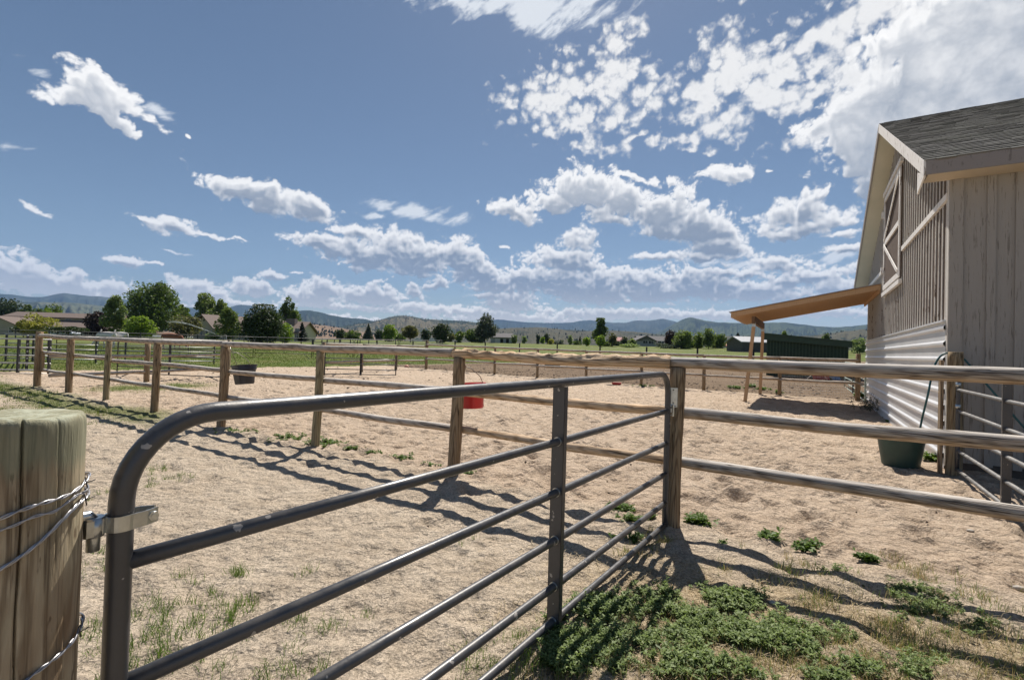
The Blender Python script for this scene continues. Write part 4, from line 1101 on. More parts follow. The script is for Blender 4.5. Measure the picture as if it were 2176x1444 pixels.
def left_fences():
    t = thing('rail_fence', 'wooden rail fence running back from the arena corner post, behind the bucket post', 'fence', (-12.5, 15.5, 0))
    P_ = [Vector((-12.95, 13.3, 0)), Vector((colY(315, 15.9), 15.9, 0)), Vector((colY(487, 19.2), 19.2, 0))]
    for i, p in enumerate(P_[1:]):
        log_obj('post', p + Vector((0, 0, -.1)), p + Vector((0, 0, 1.36 if i == 0 else 1.50)), .085, .08, W_POST if i == 0 else W_POST2, t, .01, n=12, step=.3, seed=360 + i)
    for k, z in enumerate((1.43, .90, .36)):
        a = P_[0] + Vector((0, 0, z)); b = P_[2] + Vector((0, 0, z))
        m = P_[1] + Vector((0, 0, z - .02))
        log_obj('top_rail' if k == 0 else 'rail', a, m, .052, .05, W_RAIL, t, .01, n=10, step=.3, seed=370 + k)
        log_obj('top_rail' if k == 0 else 'rail', m, b, .050, .045, W_RAIL, t, .01, n=10, step=.3, seed=380 + k)
    c = FP(FAR_S[-1], FAR_T); t = thing('rail_fence', 'short wooden rail fence from the far corner post towards the open black gate', 'fence', (-7, 24, 0))
    P_ = [Vector((colY(689, 21.0), 21.0, 0)), Vector((colY(770, 23.8), 23.8, 0)), Vector((colY(843, 26.0), 26.0, 0)), Vector((c.x, c.y, 0))]
    for i, p in enumerate(P_[:3]):
        log_obj('post', p + Vector((0, 0, -.1)), p + Vector((0, 0, 1.50 if i == 0 else 1.36)), .08, .075, W_POST, t, .01, n=10, step=.3, seed=390 + i)
    for k, z in enumerate((1.43, .62)):
        for i in range(3):
            log_obj('top_rail' if k == 0 else 'rail', P_[i] + Vector((0, 0, z)), P_[i + 1] + Vector((0, 0, z)), .05, .047, W_RAIL, t, .01, n=9, step=.4, seed=400 + k * 5 + i)
left_fences()

# ------------------------------------------------------------------ pipe gates and corral panels
STEEL = None
def steel_mat(name, base, rough=.32, dust=.5, dustc=(.20, .18, .155)):
    m, nt, b = new_mat(name); P = coord(nt, 'Object')
    gm = nt.nodes.new('ShaderNodeNewGeometry'); sp = nt.nodes.new('ShaderNodeSeparateXYZ'); nt.links.new(gm.outputs['Normal'], sp.inputs[0])
    n = noise_(nt, P, 14, 6, .7).outputs[0]; n2 = noise_(nt, P, 90, 4, .6).outputs[0]
    dirt = m_(nt, 'MULTIPLY', remap(nt, sp.outputs[2], .0, .9, .15, 1), remap(nt, n, .35, .7, 0, dust))
    c = mixc(nt, dirt, base, dustc)
    chip = remap(nt, noise_(nt, P, 22, 3, .5).outputs[0], .685, .70)
    c = mixc(nt, m_(nt, 'MULTIPLY', chip, .8), c, (.45, .42, .38))
    nt.links.new(c, b.inputs['Base Color'])
    nt.links.new(remap(nt, n, .3, .7, rough, rough + .2), b.inputs['Roughness'])
    b.inputs['Metallic'].default_value = 0.15; b.inputs['Specular IOR Level'].default_value = .6; b.inputs['Coat Weight'].default_value = .25; b.inputs['Coat Roughness'].default_value = .25
    bump(nt, b, n2, .0006)
    return m
S_GATE = steel_mat('charcoal_gate_paint', (.052, .054, .060))
S_DUST = steel_mat('dusty_gate_paint', (.10, .10, .10), .5, .9, (.36, .34, .31))
S_BLK = simple('black_pipe', (.016, .016, .017), (.03, .03, .03), 6, .45)
S_LIGHT = simple('galvanised_pipe', (.36, .36, .35), (.46, .46, .45), 6, .38, metal=.35)
S_ZINC = simple('zinc_plate', (.42, .44, .44), (.58, .60, .58), 30, .3, metal=.85, bd=.0006)
RUST = simple('dark_bolt', (.10, .09, .08), None, rough=.6, metal=.7)
def arc(c, a, b, r, n=8):
    """quarter bend centre c from unit a to unit b"""
    return [c + a * (r * math.cos(t)) + b * (r * math.sin(t)) for t in np.linspace(0, math.pi / 2, n)]
def pipe_gate(t, H, L, zs, rf, rr, mat, bend=.18, upr=(.5,), upw=.075, rail_mat=None, upmat=None, n=18):
    H, L = Vector(H), Vector(L); u = (L - H); ln = u.length; u.normalize(); up = Vector((0, 0, 1)); nrm_ = u.cross(up)
    zt, zb = zs[0], zs[-1]
    h = lambda a, z: H + u * a + up * (z)
    pts = [h(0, zb - .02)] + [h(0, zb + (zt - bend - zb) * k / 5) for k in range(1, 5)]
    pts += arc(h(bend, zt - bend), -u, up, bend, 12)
    m = 14; pts += [h(bend + (ln - 2 * bend) * k / m, zt) for k in range(1, m)]
    pts += arc(h(ln - bend, zt - bend), up, u, bend, 12) + [h(ln, zb + (zt - bend - zb) * k / 5) for k in range(4, 0, -1)] + [h(ln, zb - .02)]
    MB().tube(pts, rf, n).build('frame', mat, t)
    for z in zs[1:]:
        MB().tube([h(0, z), h(ln * .25, z), h(ln * .5, z - .002), h(ln * .75, z), h(ln, z)], rr, n).build('rail', rail_mat or mat, t)
    for f in upr:
        c = h(ln * f, 0)
        o = c - u * (upw * .2) - nrm_ * (upw / 2) * 0
        mb = MB()
        # channel: web plus two flanges, pierced by the rails
        w2 = upw / 2
        mb.box(h(ln * f, zb - .05) - u * w2 - nrm_ * .034, u * upw, nrm_ * .004, up * (zt - zb + .045))
        mb.box(h(ln * f, zb - .05) - u * w2 - nrm_ * .030, u * .004, nrm_ * .055, up * (zt - zb + .045))
        mb.box(h(ln * f, zb - .05) + u * (w2 - .004) - nrm_ * .030, u * .004, nrm_ * .055, up * (zt - zb + .045))
        mb.build('upright', upmat or mat, t)
    return h, u, nrm_
def near_gate():
    H = Vector((-.866, 1.07, 0)); L = Vector((1.362, 4.10, 0))
    t = thing('pipe_gate', 'charcoal tube gate in the foreground, curved top corners and six rails', 'gate', H)
    h, u, n_ = pipe_gate(t, H, L, (1.352, 1.03, .752, .492, .24, .05), .0245, .0205, S_GATE, .185, upr=(), n=24)
    ln = (L - H).length; f = .512; up = Vector((0, 0, 1))
    # upright channel with its broad web facing the camera side
    c = h(ln * f, -.02)
    mb = MB()
    nn = n_ if n_.dot(-c) > 0 else -n_
    mb.box(c - u * .012 + nn * .038, u * .004, -nn * .076, up * 1.352)
    mb.box(c - u * .012 + nn * .038, u * .034, -nn * .0035, up * 1.352); mb.box(c - u * .012 - nn * .038, u * .034, nn * .0035, up * 1.352)
    mb.build('upright', S_GATE, t)
    for z in (1.03, .752, .492, .24, .05):
        p = h(ln * f - .014, z)
        MB().tube([p - u * .003, p + u * .004], .0245, 20).build('weld_collar', S_ZINC, t)
    # hinge strap around the stile and the pin on the big post
    z = 1.125; tdir = -u
    rs = .0275
    side = nn
    strap = MB()
    ring = [h(0, z) + (u * math.cos(a) + side * math.sin(a)) * rs for a in np.linspace(-.6, 2 * math.pi - 1.2, 20)]
    for s_ in (1,):
        P2 = []
        fr = [h(.064, z) + side * .008] + [h(.04, z) + side * .02] + [h(0, z) + (u * math.cos(a) + side * math.sin(a)) * rs for a in np.linspace(math.pi / 2 - .5, math.pi / 2 + 1.3, 9)] + [h(-.034, z) + side * .014, h(-.060, z) + side * .020]
        bk = [p - side * 2 * (side.dot(p - h(0, z))) for p in fr]
        for Q in (fr, bk):
            V = []
            for p in Q:
                dd = (p - h(0, z)); dd.z = 0; o = dd.normalized() * .0035
                V += [p - up * .017, p + up * .017, p + up * .017 + o, p - up * .017 + o]
            m = len(Q); Fq = []
            for i in range(m - 1):
                for k in range(4): Fq.append((i * 4 + k, i * 4 + (k + 1) % 4, (i + 1) * 4 + (k + 1) % 4, (i + 1) * 4 + k))
            Fq += [(0, 3, 2, 1), (4 * m - 4, 4 * m - 3, 4 * m - 2, 4 * m - 1)]
            strap.add(V, [Fq])
    st_ = strap.build('hinge_strap', S_ZINC, t)
    b = h(.056, z)
    MB().tube([b + side * .022, b - side * .022], .0055, 10).tube([b + side * .012, b + side * .020], .011, 6).tube([b - side * .020, b - side * .012], .011, 6).build('bolt', S_ZINC, st_)
    pc = h(-.047, z)
    MB().tube([pc - up * .021, pc + up * .021], .0185, 16).build('hinge_eye', S_ZINC, st_)
    return H, u, nn, pc
GH, GU, GN, PINC = near_gate()
def hinge_post():
    c = GH - GU * .172; c.z = 0
    r = .104
    t = thing('gate_post', 'thick round green-topped gate post wrapped in barbed wire at the left edge', 'post', c)
    m, nt, b = new_mat('treated_post'); Lk = nt.links
    P = coord(nt, 'Object', (9, 9, .9)); n = noise_(nt, P, 2.4, 7, .62, 1.0).outputs[0]
    pz = nt.nodes.new('ShaderNodeSeparateXYZ'); Lk.new(coord(nt, 'Object'), pz.inputs[0])
    wv = nt.nodes.new('ShaderNodeTexWave'); wv.inputs['Scale'].default_value = 2.2; wv.inputs['Distortion'].default_value = 9; wv.inputs['Detail'].default_value = 4; wv.inputs['Detail Scale'].default_value = .7
    Lk.new(coord(nt, 'Object', (9, 9, 1.6)), wv.inputs[0])
    cc = mixc(nt, remap(nt, n, .3, .7), (.31, .235, .145), (.54, .46, .32))
    cc = mixc(nt, remap(nt, wv.outputs['Fac'], .55, .95, 0, .55), cc, (.13, .085, .045))
    blotch = noise_(nt, coord(nt, 'Object', (7, 7, 2.0)), 1.3, 3, .5).outputs[0]
    cc = mixc(nt, remap(nt, blotch, .52, .68, 0, .6), cc, (.19, .115, .065))
    cc = mixc(nt, remap(nt, noise_(nt, coord(nt, 'Object', (5, 5, 1.4)), 1.5, 3, .5).outputs[0], .54, .68, 0, .35), cc, (.36, .36, .25))
    kk = noise_(nt, coord(nt, 'Object', (34, 34, .8)), 1.0, 4, .6).outputs[0]
    cc = mixc(nt, remap(nt, m_(nt, 'ABSOLUTE', m_(nt, 'SUBTRACT', kk, .5)), 0, .035, .65, 0), cc, (.10, .07, .045))
    sp_ = noise_(nt, coord(nt, 'Object', (40, 40, 9)), 1.6, 3, .5).outputs[0]
    cc = mixc(nt, remap(nt, sp_, .66, .72, 0, .7), cc, (.09, .055, .03))
    zz = m_(nt, 'ADD', pz.outputs[2], m_(nt, 'MULTIPLY', m_(nt, 'SUBTRACT', n, .5), .10))
    cc = mixc(nt, remap(nt, zz, 1.265, 1.30, 0, .60), cc, (.21, .24, .165))
    cc = mixc(nt, remap(nt, zz, 1.372, 1.39, 0, .7), cc, (.42, .44, .34))
    Lk.new(cc, b.inputs['Base Color']); b.inputs['Roughness'].default_value = .85; b.inputs['Specular IOR Level'].default_value = .25
    bump(nt, b, m_(nt, 'ADD', n, m_(nt, 'MULTIPLY', noise_(nt, coord(nt, 'Object', (60, 60, 6)), 2, 4, .6).outputs[0], .6)), .004)
    na_, th = 320, None
    zs = np.concatenate([np.linspace(-.2, 1.33, 60), [1.345, 1.357, 1.366, 1.372, 1.376, 1.378]])
    sh = np.concatenate([np.ones(60), [1.0, .997, .99, .975, .95, .91]])
    A = np.linspace(0, 2 * np.pi, na_, endpoint=False)
    Zg, Ag = np.meshgrid(zs, A, indexing='ij'); rr = r * sh[:, None] * (1 + .02 * fbm(np.cos(Ag) * 1.5 + 3, np.sin(Ag) * 1.5 + Zg * .7, 3, 7)) * (1 + .03 * (1.0 - Zg / 1.4))
    cam_a = math.atan2(-c.y, -c.x)
    for a0, dep, wd, z0, z1 in ((cam_a + .10, .022, .013, -1, 2), (cam_a + .62, .005, .008, 1.1, 2), (cam_a - .35, .006, .010, -1, 1.2), (cam_a + .85, .006, .010, -1, 1.0), (cam_a - 1.9, .014, .02, -1, 2)):
        d = np.angle(np.exp(1j * (Ag - a0 - fbm(Zg * 3, Zg * 0, 3, 5) * .10)))
        rr = rr - dep * np.exp(-(d / wd) ** 2) * (Zg > z0) * (Zg < z1) * (.6 + .4 * sstep(.5, 1.3, Zg))
    V = np.stack([np.cos(Ag) * rr, np.sin(Ag) * rr, Zg + fbm(np.cos(Ag) * 2, np.sin(Ag) * 2, 3, 3) * .004 * (Zg > 1.34)], -1).reshape(-1, 3)
    m_r, k = len(zs), na_
    i, j = np.meshgrid(np.arange(m_r - 1), np.arange(k), indexing='ij'); j2 = (j + 1) % k
    Fq = np.stack([i * k + j, i * k + j2, (i + 1) * k + j2, (i + 1) * k + j], -1).reshape(-1, 4)
    rows = [V]; off = len(V); Fs = [Fq]; last = (m_r - 1) * k
    for q in (.62, .4, .2, .06):
        R2 = r * q; Z2 = 1.380 + .0015 * np.sin(A * 3 + q * 9)
        rows.append(np.stack([np.cos(A) * R2, np.sin(A) * R2, Z2 + 0 * A], 1))
        a = np.arange(k); Fs.append(np.stack([last + a, last + (a + 1) % k, off + (a + 1) % k, off + a], 1)); last = off; off += k
    me = np_mesh('timber', np.concatenate(rows), [np.concatenate(Fs), (np.arange(k) + last)[None]]); smooth(me)
    me.materials.append(m)
    link('timber', me, None, t, Matrix.Translation(c))
    # dark crack filling
    pin = MB(); up = Vector((0, 0, 1)); q = PINC
    pin.tube([q - up * .052, q + up * .02], .0125, 14)
    pin.tube([q + up * .012, q + up * .026 - GU * .01, q + up * .026 - GU * .035, q + up * .022 - GU * .12], .011, 12)
    pin.build('hinge_pin', S_ZINC, t)
    # barbed wire wraps
    wm = simple('fence_wire', (.30, .30, .31), (.50, .50, .52), 60, .35, metal=.8)
    camd = cam_a
    for (lbl, z0, tilt, dirn, zb) in (('upper pair of wire wraps near the top of the gate post', 1.215, .026, 1.1, .018), ('thick slanting twist of wire around the middle of the gate post', 1.125, .085, .95, 0), ('lowest dark twist of wire around the gate post', .885, .055, .95, 0)):
        wr = thing('barbed_wire', lbl, 'wire', c + Vector((0, 0, z0)), 'wire wraps on the gate post')
        for ph in (0, math.pi) if 'thick' not in lbl else (0, 2.1, 4.2):
            pts = []
            N_ = 150
            for i in range(N_ + 1):
                a = 2 * math.pi * i / N_
                zc = z0 + tilt * math.cos(a - camd - dirn - .6) + .004 * math.sin(a * 5 + z0 * 40)
                w_ = a * 13 + ph
                rad = r * 1.035 + .003 + .0020 * math.cos(w_)
                pts.append(c + Vector((math.cos(a) * rad, math.sin(a) * rad, zc + .0022 * math.sin(w_))))
            MB().tube(pts, .0021, 6, cap=False).build('strand', wm, wr)
        if zb:
            pts = [c + Vector((math.cos(a) * (r * 1.04 + .003), math.sin(a) * (r * 1.04 + .003), z0 - .030 + .034 * math.cos(a - camd - dirn - .3) + .003 * math.sin(a * 7))) for a in np.linspace(0, 2 * math.pi, 120)]
            MB().tube(pts, .0018, 6, cap=False).build('strand', wm, wr)
            pts = [p + Vector((0, 0, .0035 * math.sin(i * .7))) for i, p in enumerate(pts)]
            MB().tube(pts, .0016, 6, cap=False).build('strand', wm, wr)
        a = camd + 1.12
        for dz, da in ((0, 0), (.0, .5)):
            z_ = z0 + tilt * math.cos(a - camd - dirn - .6)
            p = c + Vector((math.cos(a), math.sin(a), 0)) * (r * 1.04 + .005); p.z = z_
            o = Vector((math.cos(a + .6), math.sin(a + .6), .3)).normalized()
            if dz == 0 and da == 0:
                MB().tube([p - o * .006, p + o * .017], .0013, 5).tube([p - Vector((0, 0, .012)) + o * .004, p + Vector((0, 0, .013))], .0013, 5).build('barb', RUST, wr)
hinge_post()
def latch():
    """galvanised gate latch on the post at the end of the gate"""
    base = Vector((1.40, 4.12, 1.10))
    t = thing('gate_latch', 'galvanised steel latch plate where the gate meets the log post', 'latch', base)
    a = FA; p = Vector((a[0], a[1], 0)); toC = Vector((-p.x, -p.y, 0)).normalized(); sx = Vector((-toC.y, toC.x, 0))   # sx to the left as seen
    sx = sx if sx.x < 0 else -sx
    f0 = p + toC * .068
    up = Vector((0, 0, 1))
    MB().box(f0 + sx * .045 + up * 1.06, -sx * .075, toC * .004, up * .17).build('back_plate', S_ZINC, t, bevel=.003)
    MB().box(f0 + sx * .05 + up * 1.015, -sx * .055, toC * .006, up * .05).build('lower_plate', S_ZINC, t, bevel=.003)
    L = Vector((1.362, 4.10, 0))
    mb = MB()
    for z in (1.075, .995):
        mb.bar(L + GN * .036 + up * z + GU * .02, L - GN * .036 + up * z + GU * .02, .05, .004)
    mb.bar(L + GN * .038 + up * .985 + GU * .03, L + GN * .038 + up * 1.085 + GU * .03, .012, .02)
    mb.build('catch', S_ZINC, t)
    mb = MB()
    mb.tube([f0 + sx * .035 + up * 1.05 + toC * .012, f0 + sx * .0 + up * 1.06 + toC * .02, f0 - sx * .02 + up * 1.075 + toC * .012], .005, 8)
    mb.tube([f0 + sx * .045 + up * .99 + toC * .012, f0 + sx * .048 + up * 1.09 + toC * .012], .007, 8); mb.build('lever', S_ZINC, t)
    for dz in (1.21, 1.10, 1.03):
        q = f0 + up * dz + sx * .005 + toC * .004
        MB().tube([q, q + toC * .005], .006, 8).build('bolt', RUST, t)
latch()

def corral_panel(name, label, cat, a, b, zs, mat, r=.019, group=None, mids=(.5,), feet=True, arch=.0, midmat=None, braces=False):
    a, b = Vector(a), Vector(b); t = thing(name, label, cat, a, group); u = (b - a); L = u.length; u.normalize(); up = Vector((0, 0, 1))
    zt = zs[0] + 0
    bd = .15
    H = lambda s, z: a + (b - a) * (s / L) + up * z
    pts = [H(0, .02), H(0, zt - bd)] + arc(H(bd, zt - bd), -u, up, bd, 6)[1:] + arc(H(L - bd, zt - bd), up, u, bd, 6) + [H(L, .02)]
    MB().tube(pts, r, 8).build('frame', mat, t)
    mb = MB()
    for z in zs[1:]:
        MB().tube([H(0, z), H(L, z)], r * .9, 8).build('rail', mat, t)
    for f in mids:
        MB().bar(H(L * f, zs[-1]), H(L * f, zt), r * 2.6, r * 1.6, up=u).build('upright', midmat or mat, t)
    if feet:
        mb = MB(); mb.tube([H(.55, zs[-1]), H(.18, .02)], r * .9, 6); mb.build('foot_brace', mat, t)
        MB().tube([H(L - .55, zs[-1]), H(L - .18, .02)], r * .9, 6).build('foot_brace', mat, t)
    return t
def corrals():
    z6 = (1.42, 1.16, .92, .68, .46, .24)
    # open panel standing in the arena's left end
    corral_panel('corral_panel', 'dark thin-railed panel standing in the sand left of the bucket post', 'corral panel', (colY(252, 17.6), 17.6, 0), (colY(476, 17.0), 17.0, 0),
                 (1.36, 1.09, .82, .40, .16), S_BLK, .020, braces=True)
    # black gate seen open beyond the square post
    H, L = Vector((colY(692, 20.9), 20.9, 0)), Vector((colY(843, 21.5), 21.5, 0))
    t = thing('pipe_gate', 'black six-bar gate standing open beyond the arena, near the small ball', 'gate', H)
    pipe_gate(t, H, L, (1.30, 1.06, .82, .58, .34, .12), .024, .020, S_BLK, .06, upr=(.5,), upw=.09, rail_mat=simple('gate_rail_grey', (.12, .12, .12), (.16, .16, .155), 8, .35, metal=.3), n=8)
    MB().box(L + Vector((-.05, -.05, 1.2)), (.1, 0, 0), (0, .04, 0), (0, 0, .16)).build('latch', S_ZINC, t)
    # perimeter run of dark panels with braced feet
    J = [(-26.6, 27.6), (colY(404, 31.2), 31.2), (colY(541, 33.7), 33.7), (colY(665, 35.2), 35.2), (colY(752, 38.6), 38.6), (colY(848, 42), 42.0), (colY(908, 43.2), 43.2)]
    lab = ['leftmost dark panel of the back run, behind the corner post', 'dark panel of the back run behind the horses, left of the bucket', 'dark panel of the back run directly behind the hanging navy bucket',
           'dark panel of the back run behind the square fence post', 'dark panel of the back run behind the open black gate', 'short dark panel of the back run behind the far corner post']
    for i in range(6):
        a, b = J[i], J[i + 1]
        A, B = on(*a), on(*b); A.z -= 0; B.z -= 0
        dx = (B - A).normalized() * .06
        corral_panel('corral_panel', lab[i], 'corral panel', A + dx, B - dx, (1.46, 1.22, 1.0, .78, .56, .34), S_BLK, .021, 'dark corral panels along the back of the pen')
    # black posts of the run carried on to the right with thin wires
    P_ = [(colY(908, 43.2), 43.2)] + [(colY(px, Y), Y) for px, Y in ((967, 43.5), (1031, 44), (1104, 43.2), (1184, 42), (1275, 40.6), (1374, 39.2), (1482, 37.8), (1601, 36.5), (1735, 35.6), (1870, 34.8))]
    t = thing('wire_fence', 'line of slim black posts with thin wires across the dirt paddock', 'fence', on(*P_[5]))
    for p in P_[1:]:
        q = on(*p); MB().box(q - Vector((.055, .055, .1)), (.11, 0, 0), (0, .11, 0), (0, 0, 1.66)).build('post', S_BLK, t)
    for z in (1.35, .9, .5):
        MB().tube([on(*p, dz=z) for p in P_], .007, 4, cap=False).build('wire', S_BLK, t)
    # bright galvanised panels at the far left
    def bright(name, label, a, b, zs, mids, r=.026, ups=S_BLK):
        t = thing(name, label, 'pipe fence', Vector((*a, 0)), 'bright pipe fences at the pasture edge')
        A, B = Vector((*a, 0)), Vector((*b, 0))
        for z in zs: MB().tube([A + Vector((0, 0, z)), A.lerp(B, .5) + Vector((0, 0, z - .01)), B + Vector((0, 0, z))], r, 8).build('rail', S_LIGHT, t)
        for f in mids:
            p = A.lerp(B, f); MB().bar(p + Vector((0, 0, .0)), p + Vector((0, 0, zs[0] - .02)), .09, .05, up=(B - A).normalized()).build('post', ups, t)
        return t
    bright('pipe_fence', 'silver pipe fence with a wide black post at the left edge of the picture', (-22.5, 17.0), (-17.0, 17.5), (1.30, 1.0, .70, .42, .17, -.02 + .06), (.5, .80, .99))
    bright('pipe_fence', 'silver pipe fence behind the wooden corner post', (-24.2, 22.6), (-20.6, 23.6), (1.42, 1.02, .78, .53, .30, .10), (.02, .30, .46, .98))
    bright('pipe_fence', 'silver pipe fence along the green pasture, right of the corner post', (-20.6, 23.6), (-16.0, 25.6), (1.42, 1.02, .78, .53, .30, .10), (.22, .60, .99))
    bright('pipe_gate', 'short silver pipe gate turned end-on beside the wooden corner post', (-23.1, 22.6), (-18.6, 18.2), (1.42, 1.10, .82, .55, .30, .08), (.0, .55, .98))
    # low rail fences further out in the pasture
    def long_fence(label, pts, posts, h=1.25, rails=(1.2, .75, .35), r=.03, mat=S_LIGHT, pm=S_BLK, pw=.1):
        t = thing('pasture_fence', label, 'fence', on(*pts[0]), 'long fences across the pasture')
        for z in rails:
            MB().tube([on(*p, dz=z) for p in pts], r, 4, cap=False).build('rail', mat, t)
        for a, b in zip(pts[:-1], pts[1:]):
            n = max(1, int(math.hypot(b[0] - a[0], b[1] - a[1]) / posts))
            for k in range(n + 1):
                p = (a[0] + (b[0] - a[0]) * k / n, a[1] + (b[1] - a[1]) * k / n)
                MB().box(on(*p) - Vector((pw / 2, pw / 2, .1)), (pw, 0, 0), (0, pw, 0), (0, 0, h + .1)).build('post', pm, t)
    LG = simple('fence_grey', (.16, .16, .15), (.22, .22, .21), 1, .7)
    long_fence('grey pasture fence far behind the white horses, before the long tan barn', [(colY(-40, 62), 62), (colY(240, 66), 66), (colY(420, 64), 64)], 3.6, mat=LG)
    long_fence('grey pasture fence in front of the tan house and dark maple', [(colY(420, 58), 58), (colY(640, 60), 60), (colY(760, 70), 70)], 3.4, mat=LG)
    long_fence('distant pasture fence below the grey-green spruce', [(colY(665, 50), 50), (colY(800, 72), 72), (colY(940, 88), 88)], 3.6, mat=LG)
    # pale green gate beyond the far right corner
    a, b = gp(1838, 858), gp(1795, 826)
    t = thing('pipe_gate', 'pale green pipe gate beyond the far end post beside the barn', 'gate', a)
    pipe_gate(t, a, b, (1.30, 1.05, .80, .56, .32, .10), .024, .020, simple('green_gate', (.30, .38, .33), (.40, .48, .43), 6, .45), .08, upr=(.5,), upw=.08, upmat=S_BLK, n=8)
corrals()
# ------------------------------------------------------------------ the big barn
BC = np.array([6.2, 6.7]); BG = np.array([.532, .8467]); BL = np.array([.849, -.529]); BN = np.array([-.8467, .532])   # near corner, along the gable, along the long side, out of the gable
GW = 11.3; AP = 5.0; HE = 4.32; HEF = 4.05; HA = 6.88; LLEN = 9.0
def BP(t, o=0.0, z=0.0, s=0.0):
    """t along gable, o out of gable wall, s along the long side"""
    p = BC + BG * t + BN * o + BL * s
    return Vector((p[0], p[1], z))
def roofz(t):
    """wall top under the roof"""
    return HE + (HA - HE) * (t / AP) if t < AP else HA + (HEF - HA) * ((t - AP) / (GW - AP))
def big_barn():
    t = thing('barn', 'tall weathered board-and-batten barn with shingle roof and white metal skirting at right', 'barn', BP(0))
    up = Vector((0, 0, 1)); g3 = Vector((*BG, 0)); l3 = Vector((*BL, 0)); n3 = Vector((*BN, 0)); f3 = -g3      # f3: outward of the long wall
    # materials
    def board_mat(name, base, base2, paint, amount, along_z=True, sc=(9, 9, .6), pk=(6, 6, 1.6)):
        m, nt, b = new_mat(name)
        gi = nt.nodes.new('ShaderNodeNewGeometry')
        P = coord(nt, 'Object', sc); n = noise_(nt, P, 3, 7, .65, .5).outputs[0]
        rnd = gi.outputs['Random Per Island']
        c = mixc(nt, remap(nt, n, .3, .7), base, base2)
        c = mixc(nt, m_(nt, 'MULTIPLY', rnd, .55), c, tuple(k * .55 for k in base))
        peel = noise_(nt, coord(nt, 'Object', pk), 3, 7, .7).outputs[0]
        c = mixc(nt, remap(nt, m_(nt, 'ADD', peel, m_(nt, 'MULTIPLY', m_(nt, 'SUBTRACT', rnd, .5), .12)), amount - .03, amount + .03, 1, 0), c, paint)
        nt.links.new(c, b.inputs['Base Color']); b.inputs['Roughness'].default_value = .85; b.inputs['Specular IOR Level'].default_value = .2
        bump(nt, b, m_(nt, 'ADD', n, peel), .004)
        return m
    BOARD = board_mat('weathered_boards', (.105, .076, .058), (.19, .145, .118), (.36, .33, .30), .36)
    BATT = board_mat('peeling_battens', (.25, .195, .155), (.34, .28, .235), (.58, .56, .52), .62)
    TRIMW = board_mat('worn_white_trim', (.33, .27, .21), (.42, .36, .30), (.76, .745, .72), .62)
    LONGW = board_mat('long_wall_boards', (.21, .19, .165), (.29, .265, .235), (.345, .325, .295), .60, sc=(7, 7, .5), pk=(16, 16, 1.1))  # peeling beige-grey paint of the long wall
    FASC = board_mat('fascia_boards', (.20, .18, .175), (.24, .22, .21), (.27, .25, .24), .62, sc=(2, 2, 9))
    SOFF = simple('soffit', (.50, .43, .32), (.56, .48, .37), 2, .75)
    SOFG = simple('gable_soffit', (.50, .50, .40), (.58, .56, .45), 2, .75)
    # gable wall: one board per strip
    mb = MB(); bw = .232; n = int(GW / bw) + 1
    for k in range(n):
        a, b = k * bw, min(GW, (k + 1) * bw - .004)
        if b <= a: continue
        pts = [(a, roofz(a)), (b, roofz(b))]
        if a < AP < b: pts = [(a, roofz(a)), (AP, roofz(AP)), (b, roofz(b))]
        pr = [(a, .05), (b, .05)] + [p for p in reversed(pts)]
        dz = .004 * math.sin(k * 12.9)
        V = [BP(x, dz, z) for x, z in pr] + [BP(x, -.03, z) for x, z in pr]; m = len(pr)
        mb.add(V, [[list(range(m))[::-1]], [list(range(m, 2 * m))], [(i, (i + 1) % m, (i + 1) % m + m, i + m) for i in range(m)]])
    mb.build('gable_boards', BOARD, t)
    mb = MB(); rngb = random.Random(4)
    for k in range(1, n):
        a = k * bw; 
        if a > GW - .05: break
        w = .042; zt_ = roofz(a) - .02
        if AP - .9 < a < AP + 1.7 and False: continue
        mb.box(BP(a - w / 2, .005, 1.2 if a < 99 else .1), g3 * w, n3 * .013, up * (zt_ - 1.2))
    mb.build('gable_battens', BATT, t)
    MB().box(BP(0, -.02, .05), g3 * .10, n3 * .055, up * (HE - .05)).build('corner_board', BATT, t)
    # belt trim and hay door
    mb = MB(); zb = 3.86
    MB().box(BP(.10, .005, zb), g3 * 4.0, n3 * .04, up * .095).build('belt_trim', TRIMW, t)
    MB().box(BP(6.85, .005, zb), g3 * (GW - 6.85), n3 * .04, up * .095).build('belt_trim', TRIMW, t)
    d0, d1, z0, z1 = 4.15, 6.75, 3.32, 5.74
    dr = MB().box(BP(d0, .02, z0), g3 * (d1 - d0), n3 * .03, up * (z1 - z0)).build('hay_door', BOARD, t)
    mb = MB()
    F = lambda a, z: BP(a, .062, z)
    for (a0, a1, b0, b1) in ((d0, d1, z1 - .12, z1), (d0, d1, z0, z0 + .12), (d0, d0 + .12, z0 + .12, z1 - .12), (d1 - .12, d1, z0 + .12, z1 - .12)):
        mb.box(BP(a0, .05, b0), g3 * (a1 - a0), n3 * .025, up * (b1 - b0))
    mb.box(BP(d0 + .12, .05, (z0 + z1) / 2 - .06), g3 * (d1 - d0 - .24), n3 * .028, up * .12)
    zm = (z0 + z1) / 2
    for (p, q) in (((d0 + .15, z0 + .15), (d1 - .15, zm - .06)), ((d0 + .15, z1 - .15), (d1 - .15, zm + .06))):
        mb.bar(BP(p[0], .085, p[1]), BP(q[0], .085, q[1]), .02, .08)
    mb.build('door_bracing', TRIMW, dr)
    MB().box(BP(d0 - .12, .03, z1 + .06), g3 * (d1 - d0 + .24), n3 * .06, up * .10).build('door_header', TRIMW, t)
    MB().box(BP(d0 - .12, .03, z0 - .16), g3 * (d1 - d0 + .24), n3 * .06, up * .10).build('door_sill', TRIMW, t)
    for z in (z0 + .45, z1 - .5):
        MB().box(BP(d1 - .02, .06, z), g3 * .10, n3 * .06, up * .16).build('door_hinge', TRIMW, dr)
